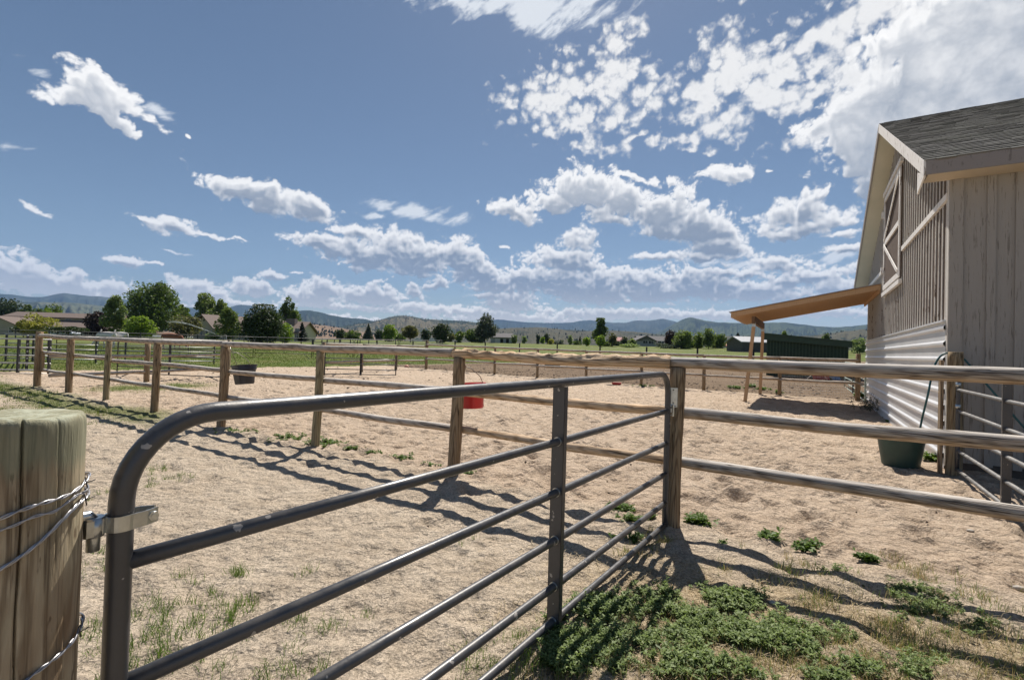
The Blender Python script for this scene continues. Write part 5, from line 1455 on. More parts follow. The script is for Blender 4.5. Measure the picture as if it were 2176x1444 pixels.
    # white ribbed metal skirting
    METAL = simple('white_ribbed_metal', (.62, .63, .64), (.70, .71, .72), 1.2, .33, metal=.1, spec=.5)
    top = 2.10; ribs = []
    z = 0.0; prof = []
    pitch = .228
    while z < top - .001:
        prof += [(z, .035), (z + pitch * .60, .035), (z + pitch * .72, .062), (z + pitch * .86, .062), (z + pitch * .985, .036)]
        z += pitch
    prof = [(zz, o) for zz, o in prof if zz <= top] + [(top, .04), (top + .001, -.01)]
    cols = np.linspace(.06, GW, 24)
    V = [BP(a, o + .0015 * math.sin(a * 7 + zz * 5), zz) for a in cols for zz, o in prof]; m = len(prof)
    Fq = [(i * m + j, i * m + j + 1, (i + 1) * m + j + 1, (i + 1) * m + j) for i in range(len(cols) - 1) for j in range(m - 1)]
    MB().add(V, [Fq]).build('metal_skirting', METAL, t)
    MB().box(BP(.06, .0, top - .01), g3 * (GW - .06), n3 * .075, up * .025).build('skirting_cap', METAL, t)
    # long wall
    mb = MB(); bw2 = .28; s = .12; k = 0
    while s < LLEN:
        mb.box(BP(-.0, 0, .12 + .01 * math.sin(k), s), l3 * (bw2 - .006), f3 * (.02 + .003 * math.sin(k * 5.1)), up * (HE - .22)); s += bw2; k += 1
    mb.build('long_wall_boards', LONGW, t)
    mb = MB(); s = .12 + bw2
    while s < LLEN:
        mb.box(BP(-.018, 0, .10, s - .045), l3 * .09, f3 * .026, up * (HE - .22)); s += bw2
    mb.build('long_wall_battens', LONGW, t)
    MB().box(BP(0, -.0, .08, -.035), l3 * .15, f3 * .05, up * (HE - .20)).build('corner_post_board', LONGW, t)
    MB().box(BP(.02, 0, -.05, .0), l3 * LLEN, f3 * .015, up * .22).build('foundation', simple('foundation', (.08, .07, .06), (.13, .11, .09), 5, .95, bd=.01), t)
    # roof slabs
    ov_e, ov_r = .42, .36                       # eave and rake overhang
    k1 = (HA - HE) / AP; k2 = (HA - HEF) / (GW - AP)
    SH = simple('roof_deck', (.10, .10, .095), None, rough=.95)
    def roof_pt(a, s, dz=0.0, side=1):
        z = (HE + .16 + k1 * a) if side == 1 else (HA + .16 - k2 * (a - AP))
        return BP(a, 0, z + dz, s)
    s0, s1 = -ov_r, LLEN + .4
    mb = MB(); th = up * .03
    for (a0, a1, sd) in ((-ov_e, AP, 1), (AP, GW + ov_e, 2)):
        q = [roof_pt(a0, s0, 0, sd), roof_pt(a1, s0, 0, sd), roof_pt(a1, s1, 0, sd), roof_pt(a0, s1, 0, sd)]
        mb.add(q + [p + th for p in q], [[(0, 1, 2, 3), (4, 7, 6, 5), (0, 4, 5, 1), (1, 5, 6, 2), (2, 6, 7, 3), (3, 7, 4, 0)]])
    deck = mb.build('roof', SH, t)
    # shingle courses on the near slope (and a plain far slope edge)
    m_s, nt, b = new_mat('shingles'); gi = nt.nodes.new('ShaderNodeNewGeometry')
    nn = noise_(nt, coord(nt, 'Object'), 90, 4, .7).outputs[0]; n2 = noise_(nt, coord(nt, 'Object'), 1.3, 4, .6).outputs[0]
    c = mixc(nt, gi.outputs['Random Per Island'], (.098, .097, .092), (.19, .187, .178))
    c = mixc(nt, remap(nt, nn, .3, .7, .5, 0), c, (.06, .06, .055)); c = mixc(nt, remap(nt, n2, .45, .7, 0, .45), c, (.16, .165, .14))
    nt.links.new(c, b.inputs['Base Color']); b.inputs['Roughness'].default_value = .95; b.inputs['Specular IOR Level'].default_value = .1; bump(nt, b, nn, .003)
    sl = np.array(roof_pt(AP, 0, .03) - roof_pt(-ov_e, 0, .03)); LS = np.linalg.norm(sl); sl /= LS
    ll = np.array(l3); nrm3 = np.cross(ll, sl); nrm3 = nrm3 if nrm3[2] > 0 else -nrm3
    o3 = np.array(roof_pt(-ov_e, s0, .032)); rr = random.Random(9); mb = MB(); V = []; Fq = []; cnt = 0
    ex = .135; nc = int(LS / ex)
    for ci in range(nc + 1):
        s = -.02 - rr.random() * .2; y0 = ci * ex - .02
        while s < (s1 - s0):
            w = rr.choice((.14, .18, .22, .28, .33)); a = max(s, -.02); bq = min(s + w, s1 - s0)
            if bq > a + .01:
                lift = .014 + rr.random() * .007; jy = rr.uniform(-.012, .006) if rr.random() < .7 else rr.uniform(-.022, 0)
                y1 = min(y0 + ex + .03, LS)
                base = o3
                P0 = base + ll * a + sl * (y0 + jy) + nrm3 * .002; P1 = base + ll * (bq - .004) + sl * (y0 + jy) + nrm3 * .002
                P2 = P1 + nrm3 * lift; P3 = P0 + nrm3 * lift; P4 = base + ll * a + sl * y1 + nrm3 * .006; P5 = base + ll * (bq - .004) + sl * y1 + nrm3 * .006
                V += [P0, P1, P2, P3, P4, P5]; Fq += [(cnt, cnt + 1, cnt + 2, cnt + 3), (cnt + 3, cnt + 2, cnt + 5, cnt + 4)]; cnt += 6
            s += w
    MB().add(V, [Fq]).build('shingles', m_s, deck)
    # fascia, rake boards, soffits
    ze = roof_pt(-ov_e, 0).z
    MB().box(BP(-ov_e - .022, 0, ze - .17, s0), l3 * (s1 - s0), g3 * .022, up * .195).build('eave_fascia', FASC, t)
    MB().box(BP(-ov_e, 0, ze - .17, s0 + .03), l3 * (s1 - s0 - .03), g3 * (ov_e - .03), up * .015).build('eave_soffit', SOFF, t)
    for (a0, a1, sd, nm) in ((-ov_e - .02, AP, 1, 'rake_board'), (AP, GW + ov_e, 2, 'rake_board')):
        A, B_ = roof_pt(a0, s0 - .025, -.17, sd), roof_pt(a1, s0 - .025, -.17, sd)
        q = [A, B_, B_ + up * .21, A + up * .21]; dq = l3 * .025
        MB().add(q + [p + dq for p in q], [[(0, 3, 2, 1), (4, 5, 6, 7), (0, 1, 5, 4), (1, 2, 6, 5), (2, 3, 7, 6), (3, 0, 4, 7)]]).build(nm, TRIMW if sd == 1 else FASC, t)
        A, B_ = roof_pt(a0 + (.02 if sd == 1 else 0), s0, -.15, sd), roof_pt(a1, s0, -.15, sd); dq = l3 * (ov_r - .0)
        q = [A, B_, B_ + dq, A + dq]; th2 = up * .014
        MB().add(q + [p + th2 for p in q], [[(0, 1, 2, 3), (4, 7, 6, 5), (0, 4, 5, 1), (1, 5, 6, 2), (2, 6, 7, 3), (3, 7, 4, 0)]]).build('rake_soffit', SOFG, t)
    # boxed eave return at the corner
    q = [BP(-ov_e, 0, ze - .19, s0), BP(.0, 0, ze - .19, s0), BP(.0, 0, ze - .19 - .12 + .12, s0), BP(-.0, 0, ze + .12, s0), BP(-ov_e, 0, ze - .1, s0)]
    A = [BP(-ov_e, 0, ze - .188, s0 - .02), BP(.06, 0, ze - .30, s0 - .02), BP(.06, 0, ze + .02, s0 - .02), BP(-ov_e, 0, ze - .15, s0 - .02)]
    dq = l3 * .02
    MB().add(A + [p + dq for p in A], [[(0, 3, 2, 1), (4, 5, 6, 7), (0, 1, 5, 4), (1, 2, 6, 5), (2, 3, 7, 6), (3, 0, 4, 7)]]).build('eave_return', TRIMW, t)
    # back and far side closing walls
    MB().box(BP(GW - .02, -.03, 0, .04), l3 * (LLEN - .04), g3 * .02, up * (HEF - .06)).build('rear_wall', LONGW, t)
    q = [BP(0, 0, 0, LLEN), BP(GW, 0, 0, LLEN), BP(GW, 0, HEF, LLEN), BP(AP, 0, HA, LLEN), BP(0, 0, HE, LLEN)]
    MB().add(q + [p - l3 * .02 for p in q], [[(0, 1, 2, 3, 4), (9, 8, 7, 6, 5)]]).build('end_wall', LONGW, t)
big_barn()

def lean_to():
    up = Vector((0, 0, 1)); g3 = Vector((*BG, 0)); n3 = Vector((*BN, 0))
    NEWW = wood_mat('new_fir', (.52, .35, .21), (.56, .36, .20), (.42, .25, .13), .5, weather=False, cracks=False, bd=.001)
    t = thing('lean_to', 'new orange timber lean-to roof on two posts fixed to the barn gable', 'lean-to', BP(9.5, 2))
    a0, a1 = 7.6, 11.9; L = 3.83; zh, zl = 3.60, 2.86
    def Q(a, o, dz=0.0): return BP(a, o, zh + (zl - zh) * (o / L) + dz)
    # thin metal roof sheet, deck boards, edge rafters
    def slab(x0, x1, o0, o1, z0, z1, nm, mt):
        q = [Q(x0, o0, z0), Q(x1, o0, z0), Q(x1, o1, z0), Q(x0, o1, z0)]; th = up * (z1 - z0)
        return MB().add(q + [p + th for p in q], [[(0, 1, 2, 3), (4, 7, 6, 5), (0, 4, 5, 1), (1, 5, 6, 2), (2, 6, 7, 3), (3, 7, 4, 0)]]).build(nm, mt, t)
    slab(a0 - .04, a1 + .04, 0.03, L + .06, .012, .03, 'roof_sheet', simple('sheet_edge', (.30, .31, .32), None, rough=.4, metal=.4))
    slab(a0, a1, 0.03, L, -.006, .010, 'deck', wood_mat('shaded_fir_deck', (.36, .215, .115), (.42, .25, .13), (.26, .14, .07), .5, weather=False, cracks=False, bd=.001))  # same fir in a darker tone: underside shade put into the colour
    slab(a0, a0 + .04, 0.03, L, -.15, -.008, 'edge_rafter', NEWW)
    slab(a1 - .04, a1, 0.03, L, -.15, -.008, 'edge_rafter', NEWW)
    k = a0 + .36
    while k < a1 - .2: slab(k, k + .045, 0.07, L + .05, -.145, -.008, 'rafter', NEWW); k += .40
    slab(a0 + .042, a1 - .042, 0.03, .068, -.24, -.009, 'ledger', NEWW)
    # beam on the two posts
    zb = Q(0, 3.25, -.212).z
    MB().box(BP(7.78, 3.16, zb - .24), g3 * 3.85, n3 * .09, up * .235).build('beam', wood_mat('fir_beam', (.17, .11, .07), (.22, .13, .075), (.12, .07, .04), .5, weather=False, cracks=False), t)
    for (ta, oa, tb, ob) in ((8.0, 3.2, 8.02, 3.42), (11.45, 3.2, 11.46, 3.25)):
        A, B_ = BP(ta, oa, zb - .235), BP(tb, ob, -.1)
        MB().bar(B_, A, .10, .10, up=n3).build('post', NEWW, t)
        mb = MB(); mb.box(A + g3 * -.052 + n3 * .052 + up * -.10, g3 * .104, n3 * .004, up * .14); mb.box(A + g3 * -.058 + n3 * -.05 + up * -.10, g3 * .004, n3 * .1, up * .14); mb.build('bracket', S_ZINC, t)
lean_to()

# ------------------------------------------------------------------ side gate, post, hose, tub, buckets, ball
def side_gate():
    P0 = gp(2030, 1003); P0 = Vector((6.02, 6.42, 0))
    t = thing('gate_post', 'pale square-cut wooden post before the barn corner, hose draped behind its top', 'post', P0)
    WP = wood_mat('yellow_treated_post', (.31, .255, .165), (.25, .175, .095), (.12, .085, .05), .6, weather=False)
    log_obj('timber', P0 + Vector((0, 0, -.15)), P0 + Vector((0, 0, 1.655)), .088, .082, WP, t, .004, n=16, step=.08, seed=501, flat_top=True)
    g3 = Vector((*BG, 0)); n3 = Vector((*BN, 0)); l3 = Vector((*BL, 0))
    t2 = thing('board', 'narrow brown upright plank standing just left of the pale post', 'plank', P0)
    q = P0 + n3 * .14 + Vector((0, 0, -.02)) + g3 * .02
    MB().bar(q, q + Vector((0, 0, 1.56)), .035, .13, up=g3).build('plank', W_POST, t2)
    H = P0 - g3 * .16; L = H - g3 * 3.66
    t = thing('pipe_gate', 'dusty grey pipe gate hung between the pale post and the log rails', 'gate', H)
    h, u, nn = pipe_gate(t, H + Vector((0, 0, 0)), L, (1.38, 1.15, .87, .60, .35, .10), .024, .021, S_GATE, .12, upr=(), rail_mat=S_DUST, n=12)
    for f in (.5,):
        c = h(3.66 * f, .02); mb = MB()
        for dn in (-.036, .033): mb.box(c - u * .015 + n3 * dn, u * .03, n3 * .003, (0, 0, 1.36))
        mb.box(c + u * .013 - n3 * .036, u * .003, n3 * .072, (0, 0, 1.36)); mb.build('upright', S_GATE, t)
    for z in (1.22, .93):
        MB().tube([P0 - g3 * .06 + Vector((0, 0, z)), H + Vector((0, 0, z)) + g3 * .0], .011, 8).tube([H + Vector((0, 0, z - .03)), H + Vector((0, 0, z + .03))], .031, 12).build('hinge', S_ZINC, t)
    # hose
    HM = simple('hose_rubber', (.012, .075, .085), (.02, .11, .12), 8, .4)
    tub = Vector((5.66, 6.86, 0))
    pts = [Vector((tub.x + .18, tub.y - .08, .30)), Vector((tub.x + .20, tub.y - .10, .62)), P0 + n3 * .28 + Vector((0, 0, 1.05)) - g3 * .0, P0 + n3 * .20 + g3 * .1 + Vector((0, 0, 1.45)), P0 + n3 * .09 + g3 * .13 + Vector((0, 0, 1.63)), P0 + g3 * .12 + Vector((0, 0, 1.60)) + l3 * .06,
           P0 + l3 * .16 + g3 * .08 + Vector((0, 0, 1.48)), P0 + l3 * .36 + Vector((0, 0, 1.16)), P0 + l3 * .60 + Vector((0, 0, .80)), P0 + l3 * .86 + Vector((0, 0, .42)), P0 + l3 * 1.05 + Vector((0, 0, .10)), P0 + l3 * 1.3 + g3 * .0 + Vector((0, 0, .03)), P0 + l3 * 2.4 + Vector((0, 0, .03))]
    C = []
    for i in range(len(pts) - 1):
        p0 = pts[max(i - 1, 0)]; p1 = pts[i]; p2 = pts[i + 1]; p3 = pts[min(i + 2, len(pts) - 1)]
        for k in range(8):
            s = k / 8; C.append(.5 * ((2 * p1) + (p2 - p0) * s + (2 * p0 - 5 * p1 + 4 * p2 - p3) * s * s + (3 * p1 - p0 - 3 * p2 + p3) * s ** 3))
    C.append(pts[-1])
    tag(MB().tube(C, .0125, 10).build('garden_hose', HM), 'teal garden hose looped over the post and running down into the green tub', 'hose')
    # green tub
    t = thing('water_tub', 'dark green muck tub with rope handle standing on the sand by the barn', 'tub', tub)
    GM = simple('green_plastic', (.020, .050, .040), (.035, .075, .060), 4, .45, bd=.001)
    zs = [(.0, .235), (.01, .25), (.20, .285), (.40, .318), (.43, .322), (.435, .345), (.47, .348), (.475, .335), (.45, .318), (.42, .312), (.03, .245), (.03, .0)]
    zs = [(a_, b_ * .87) for a_, b_ in zs]; lathe('shell', zs, GM, t, tub, 40)
    for sg in (1, -1):
        a = math.radians(-40 if sg == 1 else 140)
        d = Vector((math.cos(a), math.sin(a), 0)); e = Vector((-d.y, d.x, 0)); q = tub + d * .30
        mb = MB(); mb.box(q - e * .07 - Vector((0, 0, -.40)), e * .14, d * .035, (0, 0, .03)); mb.build('handle_lug', GM, t)
        MB().tube([q + d * .02 - e * .055 + Vector((0, 0, .38)), q + d * .03 - e * .05 + Vector((0, 0, .44)), q + d * .035 + Vector((0, 0, .465)), q + d * .03 + e * .05 + Vector((0, 0, .44)), q + d * .02 + e * .055 + Vector((0, 0, .38))], .009, 8).build('rope_handle', simple('rope', (.55, .50, .32), (.65, .6, .4), 30, .8), t)
def lathe(name, prof, mat, parent, loc, n=32, tilt=None, flat=None, capn=True):
    A = np.linspace(0, 2 * np.pi, n, endpoint=False)
    V = []
    for z, r in prof:
        x, y = np.cos(A) * r, np.sin(A) * r
        if flat is not None: y = np.minimum(y, flat * r)
        V.append(np.stack([x, y, np.full(n, z)], 1))
    V = np.concatenate(V); m = len(prof)
    i, j = np.meshgrid(np.arange(m - 1), np.arange(n), indexing='ij'); j2 = (j + 1) % n
    Fq = np.stack([i * n + j, i * n + j2, (i + 1) * n + j2, (i + 1) * n + j], -1).reshape(-1, 4)
    me = np_mesh(name, V, [Fq, np.arange(n)[::-1][None]]); smooth(me)
    me.polygons.foreach_set('use_smooth', np.r_[np.full(len(Fq), True), False]); me.update()
    M = Matrix.Translation(Vector(loc)) @ (tilt if tilt is not None else Matrix.Identity(4))
    o = link(name, me, mat, parent, M)
    es = o.modifiers.new('es', 'EDGE_SPLIT'); es.split_angle = R(40)
    return o
side_gate()
def bucket(s, z0, H, rt, rb, mat, label, tilt, hang_s, hang_z, t_off=.30):
    """flat-backed bucket hung on the far side of the fence"""
    c = FP(s, t_off, z0)
    t = thing('bucket', label, 'bucket', c)
    ang = math.atan2(FU[1], FU[0])
    Tm = Matrix.Rotation(ang, 4, 'Z') @ Matrix.Rotation(tilt, 4, 'Y')
    Tm = Matrix.Rotation(tilt, 4, Vector((FN[0], FN[1], 0))) @ Matrix.Rotation(ang, 4, 'Z')
    prof = [(0, rb * .97), (.008, rb), (H * .74, rb + (rt - rb) * .72), (H * .76, rb + (rt - rb) * .72 + .012), (H * .93, rt * .985), (H * .94, rt + .012), (H, rt + .014), (H + .002, rt), (H * .9, rt - .012), (.02, rb - .008), (.02, 0.0)]
    lathe('shell', prof, mat, t, c, 40, Tm, flat=.78)
    ribs = MB()
    M = Matrix.Translation(c) @ Tm
    for a in (-2.3, -.75):
        p0 = M @ Vector((math.cos(a) * (rb + .003), math.sin(a) * (rb + .003), .01)); p1 = M @ Vector((math.cos(a) * (rt - .03), math.sin(a) * (rt - .03), H * .74))
        ribs.tube([p0, p1], .007, 6)
    ribs.build('rib', mat, t)
    e0 = M @ Vector((rt + .012, 0, H * .96)); e1 = M @ Vector((-rt - .012, 0, H * .96))
    hk = FP(hang_s, .055, hang_z)
    WIRE = simple('bail_wire', (.34, .33, .31), (.22, .17, .13), 30, .45, metal=.6)
    mb = MB()
    mb.tube([e0, e0 + (hk - e0) * .12 + Vector((0, 0, .02)), e0.lerp(hk, .55) + Vector((0, 0, .015)), hk], .0048, 8)
    mb.tube([e1, e1.lerp(hk, .2) + Vector((0, 0, .05)), e1.lerp(hk, .7) + Vector((0, 0, .04)), hk], .0048, 8)
    mb.build('bail_handle', WIRE, t)
    MB().tube([hk, hk + Vector((0, 0, .05)) - Vector((FN[0], FN[1], 0)) * .03], .006, 8).build('snap_hook', S_ZINC, t)
bucket(hit_line(523, .32), .745, .335, .205, .150, simple('navy_plastic', (.012, .014, .024), (.02, .022, .038), 5, .4), 'navy-black flat-backed bucket hanging behind the middle rail at the left', R(-7), NEAR_S[3] - .14, 1.33, .32)
bucket(hit_line(1011, .28), .80, .30, .150, .125, simple('red_plastic', (.58, .022, .026), (.66, .04, .04), 5, .4), 'red flat-backed bucket hanging behind the fence at the near middle post', R(-4), NEAR_S[1] - .10, 1.30, .26)
def ball():
    p = gp(864, 784.5); rad = .145; mb = MB()
    n = 20; th = np.linspace(0, np.pi, n)
    me = bpy.data.meshes.new('ball')
    import bmesh
    bm = bmesh.new(); bmesh.ops.create_uvsphere(bm, u_segments=28, v_segments=18, radius=rad)
    for v in bm.verts: v.co.z += rad - .01
    # handle loop of a horse ball
    bm.to_mesh(me); bm.free(); smooth(me)
    o = link('ball', me, simple('faded_orange_rubber', (.55, .22, .14), (.65, .33, .23), 6, .6), None, Matrix.Translation(p))
    tag(o, 'small faded orange play ball on the dirt beyond the black gate', 'ball')
ball()
def tarp_things():
    # tipped red cart with a pole, and a blue tub against the green shed
    g = gp(1745, 813)
    Y = g.y * .985; X = colY(1745, Y)
    t = thing('wheelbarrow', 'red wheelbarrow tipped on its side in front of the green shed', 'wheelbarrow', Vector((X, Y, 0)))
    RM = simple('red_tray', (.42, .045, .04), (.50, .08, .07), 4, .5)
    c = Vector((colY(1738, Y), Y, 0)); tilt = Matrix.Rotation(R(62), 4, 'X')
    w1, d1, w2, d2, hh = .44, .36, .30, .22, .30
    V = [(-w1, -d1, hh), (w1, -d1, hh), (w1, d1, hh), (-w1, d1, hh), (-w2, -d2, 0), (w2, -d2, 0), (w2, d2, 0), (-w2, d2, 0)]
    M = Matrix.Translation(c + Vector((0, 0, .42))) @ tilt
    V = [M @ Vector(v) for v in V]
    o = MB().add(V, [[(0, 4, 5, 1), (1, 5, 6, 2), (2, 6, 7, 3), (3, 7, 4, 0), (4, 7, 6, 5)]]).build('tray', RM, t)
    so = o.modifiers.new('s', 'SOLIDIFY'); so.thickness = .012
    mb = MB(); mb.tube([c + Vector((-.95, -.2, .05)), c + Vector((-.35, -.02, .45)), c + Vector((.3, .1, .75))], .022, 8); mb.build('handle', simple('ash_handle', (.55, .50, .42)), t)
    MB().tube([c + Vector((.42, -.32, .22)), c + Vector((.50, -.28, .22))], .19, 18).build('wheel', simple('wheel_rubber', (.03, .03, .03)), t)
    MB().bar(c + Vector((.10, -.30, .62)), c + Vector((.45, -.30, .08)), .07, .05, up=(0, 1, 0)).build('leg', simple('salmon_paint', (.60, .24, .18)), t)
    b = Vector((colY(1776, Y), Y + .1, 0)); t = thing('tub', 'blue plastic tub upturned beside the red wheelbarrow', 'tub', b)
    lathe('shell', [(0, .36), (.03, .37), (.38, .27), (.40, .25), (.40, 0)], simple('blue_plastic', (.05, .12, .24), (.07, .16, .30), 4, .5), t, b, 24)
    q = gp(1176, 773, .1); q = Vector((colY(1176, 33), 33, hgs(colY(1176, 33), 33)))
    t = thing('driftwood', 'dark broken log lying in the far dirt paddock', 'log', q)
    log_obj('trunk', q + Vector((-.55, 0, .13)), q + Vector((.5, .1, .16)), .16, .13, BARK, t, .02, n=10, step=.15, seed=601)
    log_obj('branch', q + Vector((.4, 0, .06)), q + Vector((2.0, -.2, .03)), .06, .02, BARK, t, .05, n=8, step=.2, seed=602)
    log_obj('branch', q + Vector((-.4, .1, .05)), q + Vector((-1.5, .3, .03)), .04, .02, simple('bleached', (.3, .27, .22)), t, .05, n=8, step=.2, seed=603)
    q = gp(1312, 795); q = Vector((colY(1312, 21.0), 21.0, 0)); t = thing('feed_pan', 'small flat red pan lying beyond the top tube of the gate', 'pan', q)
    lathe('bowl', [(0, .17), (.10, .22), (.11, .235), (.105, .215), (.02, .16), (.02, 0)], RM, t, q, 20)
tarp_things()
def sprinkler():
    Y = 52; b = on(colY(481, Y), Y)
    t = thing('sprinkler', 'irrigation sprinkler head behind the bucket post throwing a jet of water', 'sprinkler', b)
    MB().tube([b, b + Vector((0, 0, 1.35))], .03, 8).build('riser', S_LIGHT, t)
    h = b + Vector((0, 0, 1.35)); tip = ww(478, 719.0, Y); MB().tube([h, h + Vector((-.35, 0, .15))], .035, 8).build('nozzle', S_BLK, t)
    pts = [(478, 719, 52), (462, 711.5, 52), (445, 704, 52.5), (425, 696.5, 53), (405, 689.5, 53.5), (388, 685.5, 54), (370, 683.5, 55), (355, 684, 55.5)]
    P = [ww(*p) for p in pts]
    m = bpy.data.materials.new('water_spray'); m.use_nodes = True; nt = m.node_tree; pb = nt.nodes['Principled BSDF']
    pb.inputs['Base Color'].default_value = (.9, .93, .95, 1); pb.inputs['Roughness'].default_value = .5
    n = noise_(nt, coord(nt, 'Object'), 2.2, 5, .7).outputs[0]
    nt.links.new(remap(nt, n, .35, .65, .05, .5), pb.inputs['Alpha'])
    k = len(P); rs = [.02, .03, .045, .065, .09, .11, .12, .08]
    rng = np.random.default_rng(3); mb = MB(); mb.tube(P, [r_ * .7 for r_ in rs], 8)
    o = mb.build('water_jet', m); tag(o, 'white jet of water arching left from the sprinkler past the crabapple', 'water jet')
sprinkler()

# ------------------------------------------------------------------ horses in the pasture
def horse(label, p, head, s, coat, mane, graze=False, rz=0):
    t = thing('horse', label, 'horse', p, 'horses in the pasture')
    # side view skeleton, x forward, z up (metres)
    J = dict(pel=(-.55, 0, 1.32), mid=(-.05, 0, 1.22), wit=(.42, 0, 1.34), n1=(.72, 0, 1.55 if not graze else 1.18), n2=(.98, 0, 1.78 if not graze else .75), hd=(1.12, 0, 1.80 if not graze else .45), mz=(1.42, 0, 1.52 if not graze else .14),
             bt=(-.78, 0, 1.28), tl=(-.92, 0, 1.10), te=(-.98, 0, .62))
    E = [('pel', 'mid'), ('mid', 'wit'), ('wit', 'n1'), ('n1', 'n2'), ('n2', 'hd'), ('hd', 'mz'), ('pel', 'bt'), ('bt', 'tl'), ('tl', 'te')]
    Rr = dict(pel=.30, mid=.31, wit=.30, n1=.19, n2=.135, hd=.12, mz=.07, bt=.16, tl=.05, te=.03)
    for sd, y in (('l', .16), ('r', -.16)):
        st_ = .10 if sd == 'l' else -.12
        J.update({'f1' + sd: (.45, y, 1.0), 'f2' + sd: (.47 + st_, y, .55), 'f3' + sd: (.46 + st_ * 1.3, y, .12), 'f4' + sd: (.52 + st_ * 1.3, y, .03),
                  'h1' + sd: (-.55, y, 1.0), 'h2' + sd: (-.62 - st_ * .5, y, .82), 'h3' + sd: (-.78 - st_, y, .52), 'h4' + sd: (-.72 - st_, y, .12), 'h5' + sd: (-.66 - st_, y, .03)})
        E += [('wit', 'f1' + sd), ('f1' + sd, 'f2' + sd), ('f2' + sd, 'f3' + sd), ('f3' + sd, 'f4' + sd), ('pel', 'h1' + sd), ('h1' + sd, 'h2' + sd), ('h2' + sd, 'h3' + sd), ('h3' + sd, 'h4' + sd), ('h4' + sd, 'h5' + sd)]
        Rr.update({'f1' + sd: .13, 'f2' + sd: .062, 'f3' + sd: .045, 'f4' + sd: .065, 'h1' + sd: .17, 'h2' + sd: .12, 'h3' + sd: .065, 'h4' + sd: .045, 'h5' + sd: .065})
    names = list(J); me = bpy.data.meshes.new('body')
    me.from_pydata([Vector(J[k]) * s for k in names], [(names.index(a), names.index(b)) for a, b in E], [])
    M = Matrix.Translation(p) @ Matrix.Rotation(head, 4, 'Z')
    o = link('body', me, coat, t, M)
    sk = o.modifiers.new('skin', 'SKIN'); sv_ = me.skin_vertices[0].data
    for i, k in enumerate(names):
        sv_[i].radius = (Rr[k] * s * (1 if k[0] in 'fh' else .92), Rr[k] * s)
        sv_[i].use_root = (k == 'pel')
    sk.use_smooth_shade = True
    sb = o.modifiers.new('sub', 'SUBSURF'); sb.levels = 1; sb.render_levels = 2
    mb = MB(); hdv = Vector(J['n2']); 
    pts = [M @ (Vector(J[a]) * s + Vector(q) * s) for a, q in (('wit', (.05, 0, .30)), ('n1', (-.10, 0, .18)), ('n2', (-.12, 0, .10)), ('hd', (-.02, 0, .12)))]
    mb.tube(pts, [.05 * s, .07 * s, .06 * s, .03 * s], 8); mb.build('mane', mane, t)
    for y in (.06, -.06):
        e = Vector(J['hd']) + Vector((-.03, y, .09 if not graze else .05))
        MB().tube([M @ (e * s), M @ ((e + Vector((-.02, 0, .09))) * s), M @ ((e + Vector((-.01, 0, .15))) * s)], [.035 * s, .03 * s, .004 * s], 6).build('ear', coat, t)
WH = simple('white_coat', (.62, .60, .57), (.72, .70, .67), 3, .8); CHEST = simple('chestnut_coat', (.20, .065, .03), (.28, .10, .05), 3, .7); MN = simple('dark_mane', (.05, .03, .02), (.08, .05, .03), 9, .9); MW = simple('pale_mane', (.45, .43, .40), (.55, .52, .48), 9, .9)
for px, Y, hd, s, c, m_n, gz, lb in ((226, 42, R(178), .97, WH, MW, True, 'white horse grazing, the left one of the two pale horses'), (254, 43, R(170), .98, WH, MW, True, 'white horse grazing right beside the other pale one'), (366, 44, R(8), 1.0, CHEST, MN, True, 'chestnut horse grazing with its back above the rails')):
    horse(lb, on(colY(px, Y), Y), hd, s, c, m_n, gz)
# ------------------------------------------------------------------ grass, weeds, litter
def fbm1(x, y, sd, sc): return fbm(np.asarray(x) * sc, np.asarray(y) * sc, 3, sd)
def blades(rng, P, h, w, spread=.45, seg=2):
    """P (n,3) roots -> bent blades; h, w arrays"""
    n = len(P); a = rng.uniform(0, 2 * np.pi, n); d = np.stack([np.cos(a), np.sin(a), np.zeros(n)], 1)
    b = rng.uniform(0, 2 * np.pi, n); sidev = np.stack([np.cos(b), np.sin(b), np.zeros(n)], 1)
    lean = rng.uniform(.1, 1, n)[:, None] * spread
    h = h[:, None]; w = w[:, None]
    up = np.array([[0, 0, 1.0]])
    m = P + up * h * .55 + d * h * lean * .35
    t = P + up * h * (1 - lean * .35) + d * h * lean
    V = np.stack([P - sidev * w, P + sidev * w, m + sidev * w * .8, m - sidev * w * .8, t], 1).reshape(-1, 3)
    k = np.arange(n)[:, None] * 5
    return V, np.hstack([k, k + 1, k + 2, k + 3]), np.hstack([k + 3, k + 2, k + 4])
def ground_z(x, y):
    return hg(x, y)
def blade_obj(name, label, cat, roots, h, w, mat, rng, spread=.45):
    V, Q, Tt = blades(rng, roots, h, w, spread)
    me = np_mesh(name, V, [Q, Tt]); o = link(name, me, mat)
    if label: tag(o, label, cat, kind='stuff')
    return o
G_GREEN = foliage_mat('grass_green', (.06, .11, .02), (.20, .28, .07), .35)
G_PAST = foliage_mat('pasture_blades', (.055, .095, .018), (.17, .23, .05), .35, (.26, .22, .08))
G_DRY = foliage_mat('grass_dry', (.28, .20, .10), (.52, .43, .27), .3)
W_LEAF = foliage_mat('weed_leaf', (.06, .10, .032), (.29, .37, .13), .3)
W_BR = foliage_mat('weed_bright', (.05, .095, .018), (.15, .235, .05), .35)
